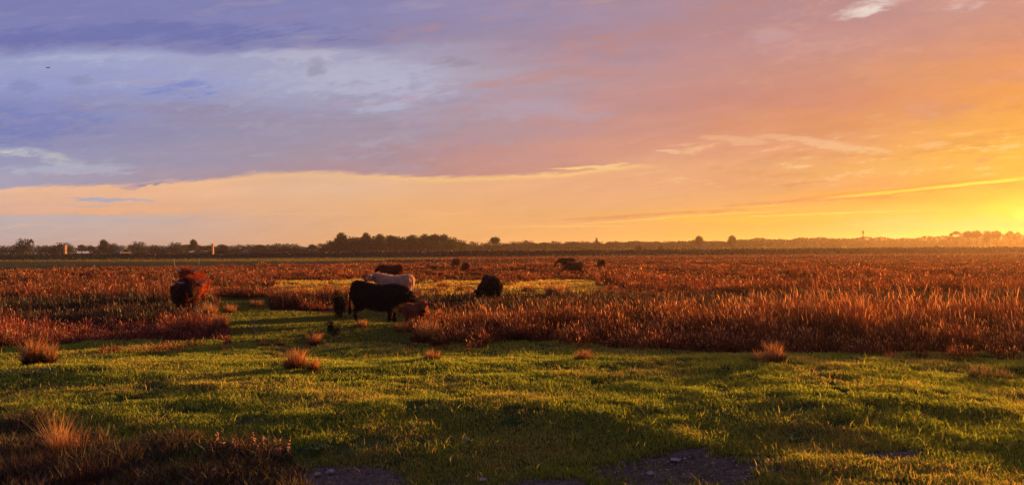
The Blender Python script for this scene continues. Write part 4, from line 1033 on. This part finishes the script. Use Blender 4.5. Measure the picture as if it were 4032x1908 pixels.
rosette(1470, 1705, .08, 'small dim rosette in the shaded grass', (.09, .12, .05)); rosette(2960, 1500, .2, 'spiky rosette on the crest under the reeds', (.07, .09, .03)); rosette(3240, 1480, .18, 'mossy mound rosette on the crest at right', (.16, .18, .04))
# stones, leaves, scraps
M_stone = solid_mat("pale_stone", (.20, .17, .16), (.30, .26, .25), 20, .8, .3); M_white = solid_mat("white_scrap", (.55, .55, .55), (.7, .7, .72), 20, .6); M_or = solid_mat("orange_leaf", (.55, .18, .04), (.65, .28, .08), 30, .6)
def stone(px, py, s, label, mat=M_stone, name="stone", cat='stone', flat=.5):
    p = ground_at(px, py); bm = bmesh.new(); bmesh.ops.create_icosphere(bm, subdivisions=3, radius=s); r = random.Random(int(px))
    o1 = Vector((r.random()*9, r.random()*9, r.random()*9))
    from mathutils import noise as mn
    for v in bm.verts: v.co *= 1+.45*mn.noise(v.co/s*1.1+o1); v.co.z *= flat
    o = obj(name, bm_mesh(name, bm), None, mat); o.location = p+Vector((0, 0, s*flat*.4+.012)); o.rotation_euler = (0, 0, r.random()*6); tag(o, label, cat, 'pale stones and clods at the pasture edge' if cat == 'stone' else None)
stone(1838, 1737, .045, 'jagged whitish stone alone in the grass above the mud'); stone(1785, 1800, .022, 'small pale clod below the jagged stone'); stone(1970, 1848, .02, 'small bright pebble at the centre bottom'); stone(1300, 1862, .045, 'flat pale clod on the left mud patch'); stone(1250, 1872, .035, 'bluish stone at the left of the mud patch')
stone(2560, 1868, .04, 'pale clod on the right mud patch'); stone(2660, 1815, .06, 'light slab-like clod above the right mud patch', flat=.25); stone(1900, 1895, .04, 'stone at the bottom edge between the mud patches')
def scrap(px, py, s, label, mat, name, cat):
    p = ground_at(px, py); bm = bmesh.new(); n = 7; g = []
    for i in range(n):
        t = i/(n-1); w = s*.45*math.sin(math.pi*min(max(t, .06), .94)); zz = .02+s*.35*math.sin(t*3.0)
        g.append([bm.verts.new(((t-.5)*s*2, -w, zz)), bm.verts.new(((t-.5)*s*2, 0, zz-s*.12)), bm.verts.new(((t-.5)*s*2, w, zz))])
    for a, b in zip(g, g[1:]):
        for k in range(2): bm.faces.new((a[k], a[k+1], b[k+1], b[k]))
    bmesh.ops.solidify(bm, geom=bm.faces[:], thickness=.002)
    o = obj(name, bm_mesh(name, bm), None, mat); o.location = p+Vector((0, 0, .04)); o.rotation_euler = (.2, .1, random.random()); tag(o, label, cat)
scrap(2362, 1641, .035, 'small white scrap lying in the grass right of centre', M_white, "paper_scrap", 'litter'); scrap(2672, 1440, .045, 'orange leaf on the grass just below the reeds', M_or, "dry_leaf", 'leaf'); scrap(3292, 1875, .03, 'orange leaf near the bottom right', M_or, "dry_leaf", 'leaf'); scrap(3567, 1505, .03, 'orange leaf on the crest beside the reddish weed', M_or, "dry_leaf", 'leaf')
# dark weeds in the bottom left
def undergrowth():
    r = np.random.default_rng(41); n = 300000; x, y = scatter(n, 5.5, 11, .95, r, 1.0)
    px, py = screen_xy(x, y, -.38)
    lim = np.interp(px, [-400, 0, 500, 700, 1100, 1250], [1730, 1730, 1800, 1790, 1830, 1960])+fbm(x/.5, y/.4)*150
    keep = (py > lim) & (px < 1240) & (fbm(x/.25, y/.25, 2)+r.random(n)*.4 > -.02); x, y = x[keep], y[keep]; n = len(x)
    h = (.05+.15*r.random(n)**1.5)*(1+2.2*fbm(x/.5, y/.5, 3)).clip(.3, 2); w = .006+.006*r.random(n)
    lean = r.normal(0, .5, (n, 2))*h[:, None]; col = jitcol((.078, .044, .024), n, r, .5, (.09, .085, .03), .4); k = r.random(n) < .03; col[k] = (.26, .16, .10)
    V, q, t3, C = blades(np.stack([x, y, H(x, y)], 1), h, w, lean, col, col*1.2, seed=2)
    o = obj("undergrowth", mesh_np("undergrowth", V, q, t3, np.clip(C, 0, 1)), None, M_reed); tag(o, 'tangled brown weeds and moss filling the lower left corner', 'weeds', kind='stuff')
undergrowth()
def clods():
    r = np.random.default_rng(52); x, y = scatter(160000, 6.2, 9.6, .80, r, 1.0); m = mud_amount(x, y); k = (m > .25) & (r.random(len(x)) < .25); x, y = x[k], y[k]; n = len(x)
    s = .004+.014*r.random(n)**2.5; P = np.stack([x, y, H(x, y)+s*.3], 1)
    o8 = np.array([(1, 0, 0), (0, 1, 0), (-1, 0, 0), (0, -1, 0), (0, 0, .6), (0, 0, -.6)], float)
    V = (P[:, None, :]+(o8[None]*(1+.4*r.normal(0, 1, (n, 6, 3))))*s[:, None, None]*np.array([1.3, 1, 1])).reshape(-1, 3)
    T = np.array([(0, 1, 4), (1, 2, 4), (2, 3, 4), (3, 0, 4), (1, 0, 5), (2, 1, 5), (3, 2, 5), (0, 3, 5)]); T = (T[None]+np.arange(n)[:, None, None]*6).reshape(-1, 3)
    c = jitcol((.14, .11, .10), n, r, .5, (.30, .26, .26), .25)
    o = obj("soil_clods", mesh_np("soil_clods", V, None, T, np.repeat(c, 6, 0)), None, M_clod); tag(o, 'crumbs and clods of bare soil at the bottom of the pasture', 'soil', kind='stuff')
    x, y = scatter(26000, 6.2, 10, .80, r, 1.0); k = (mud_amount(x, y) > .1); x, y = x[k], y[k]; n = len(x); a = r.random(n)*6.283; L_ = .03+.06*r.random(n)
    V, q, t3, C = blades(np.stack([x, y, H(x, y)+.006], 1), .008+.02*r.random(n), .004+.004*r.random(n), np.stack([np.cos(a), np.sin(a)], 1)*L_[:, None], jitcol((.13, .10, .045), n, r, .5, (.08, .10, .03), .5), seed=12)
    o = obj("fallen_straw", mesh_np("fallen_straw", V, q, t3, C), None, M_reed); tag(o, 'flattened straw and grass bits strewn on the bare soil', 'straw', kind='stuff')
M_clod = blade_mat("clod_soil", 0.0, .03)
clods()
# ------------------------------------------------------------------ evening haze
bm = bmesh.new(); bmesh.ops.create_cube(bm, size=1, matrix=Matrix.Translation((0, 420, 8.5)) @ Matrix.Diagonal((3400, 2500, 23, 1)))
hz_me = bm_mesh("haze", bm, False); m, t = new_mat("haze_air")
v = t.nodes.new('ShaderNodeVolumePrincipled'); v.inputs['Color'].default_value = (1.0, .72, .50, 1); v.inputs['Density'].default_value = HAZE_D; v.inputs['Anisotropy'].default_value = HAZE_G
o = t.nodes.new('ShaderNodeOutputMaterial'); t.links.new(v.outputs[0], o.inputs['Volume'])
hzo = obj("haze", hz_me, None, m); tag(hzo, 'thin evening haze over the marsh', 'haze', kind='stuff')
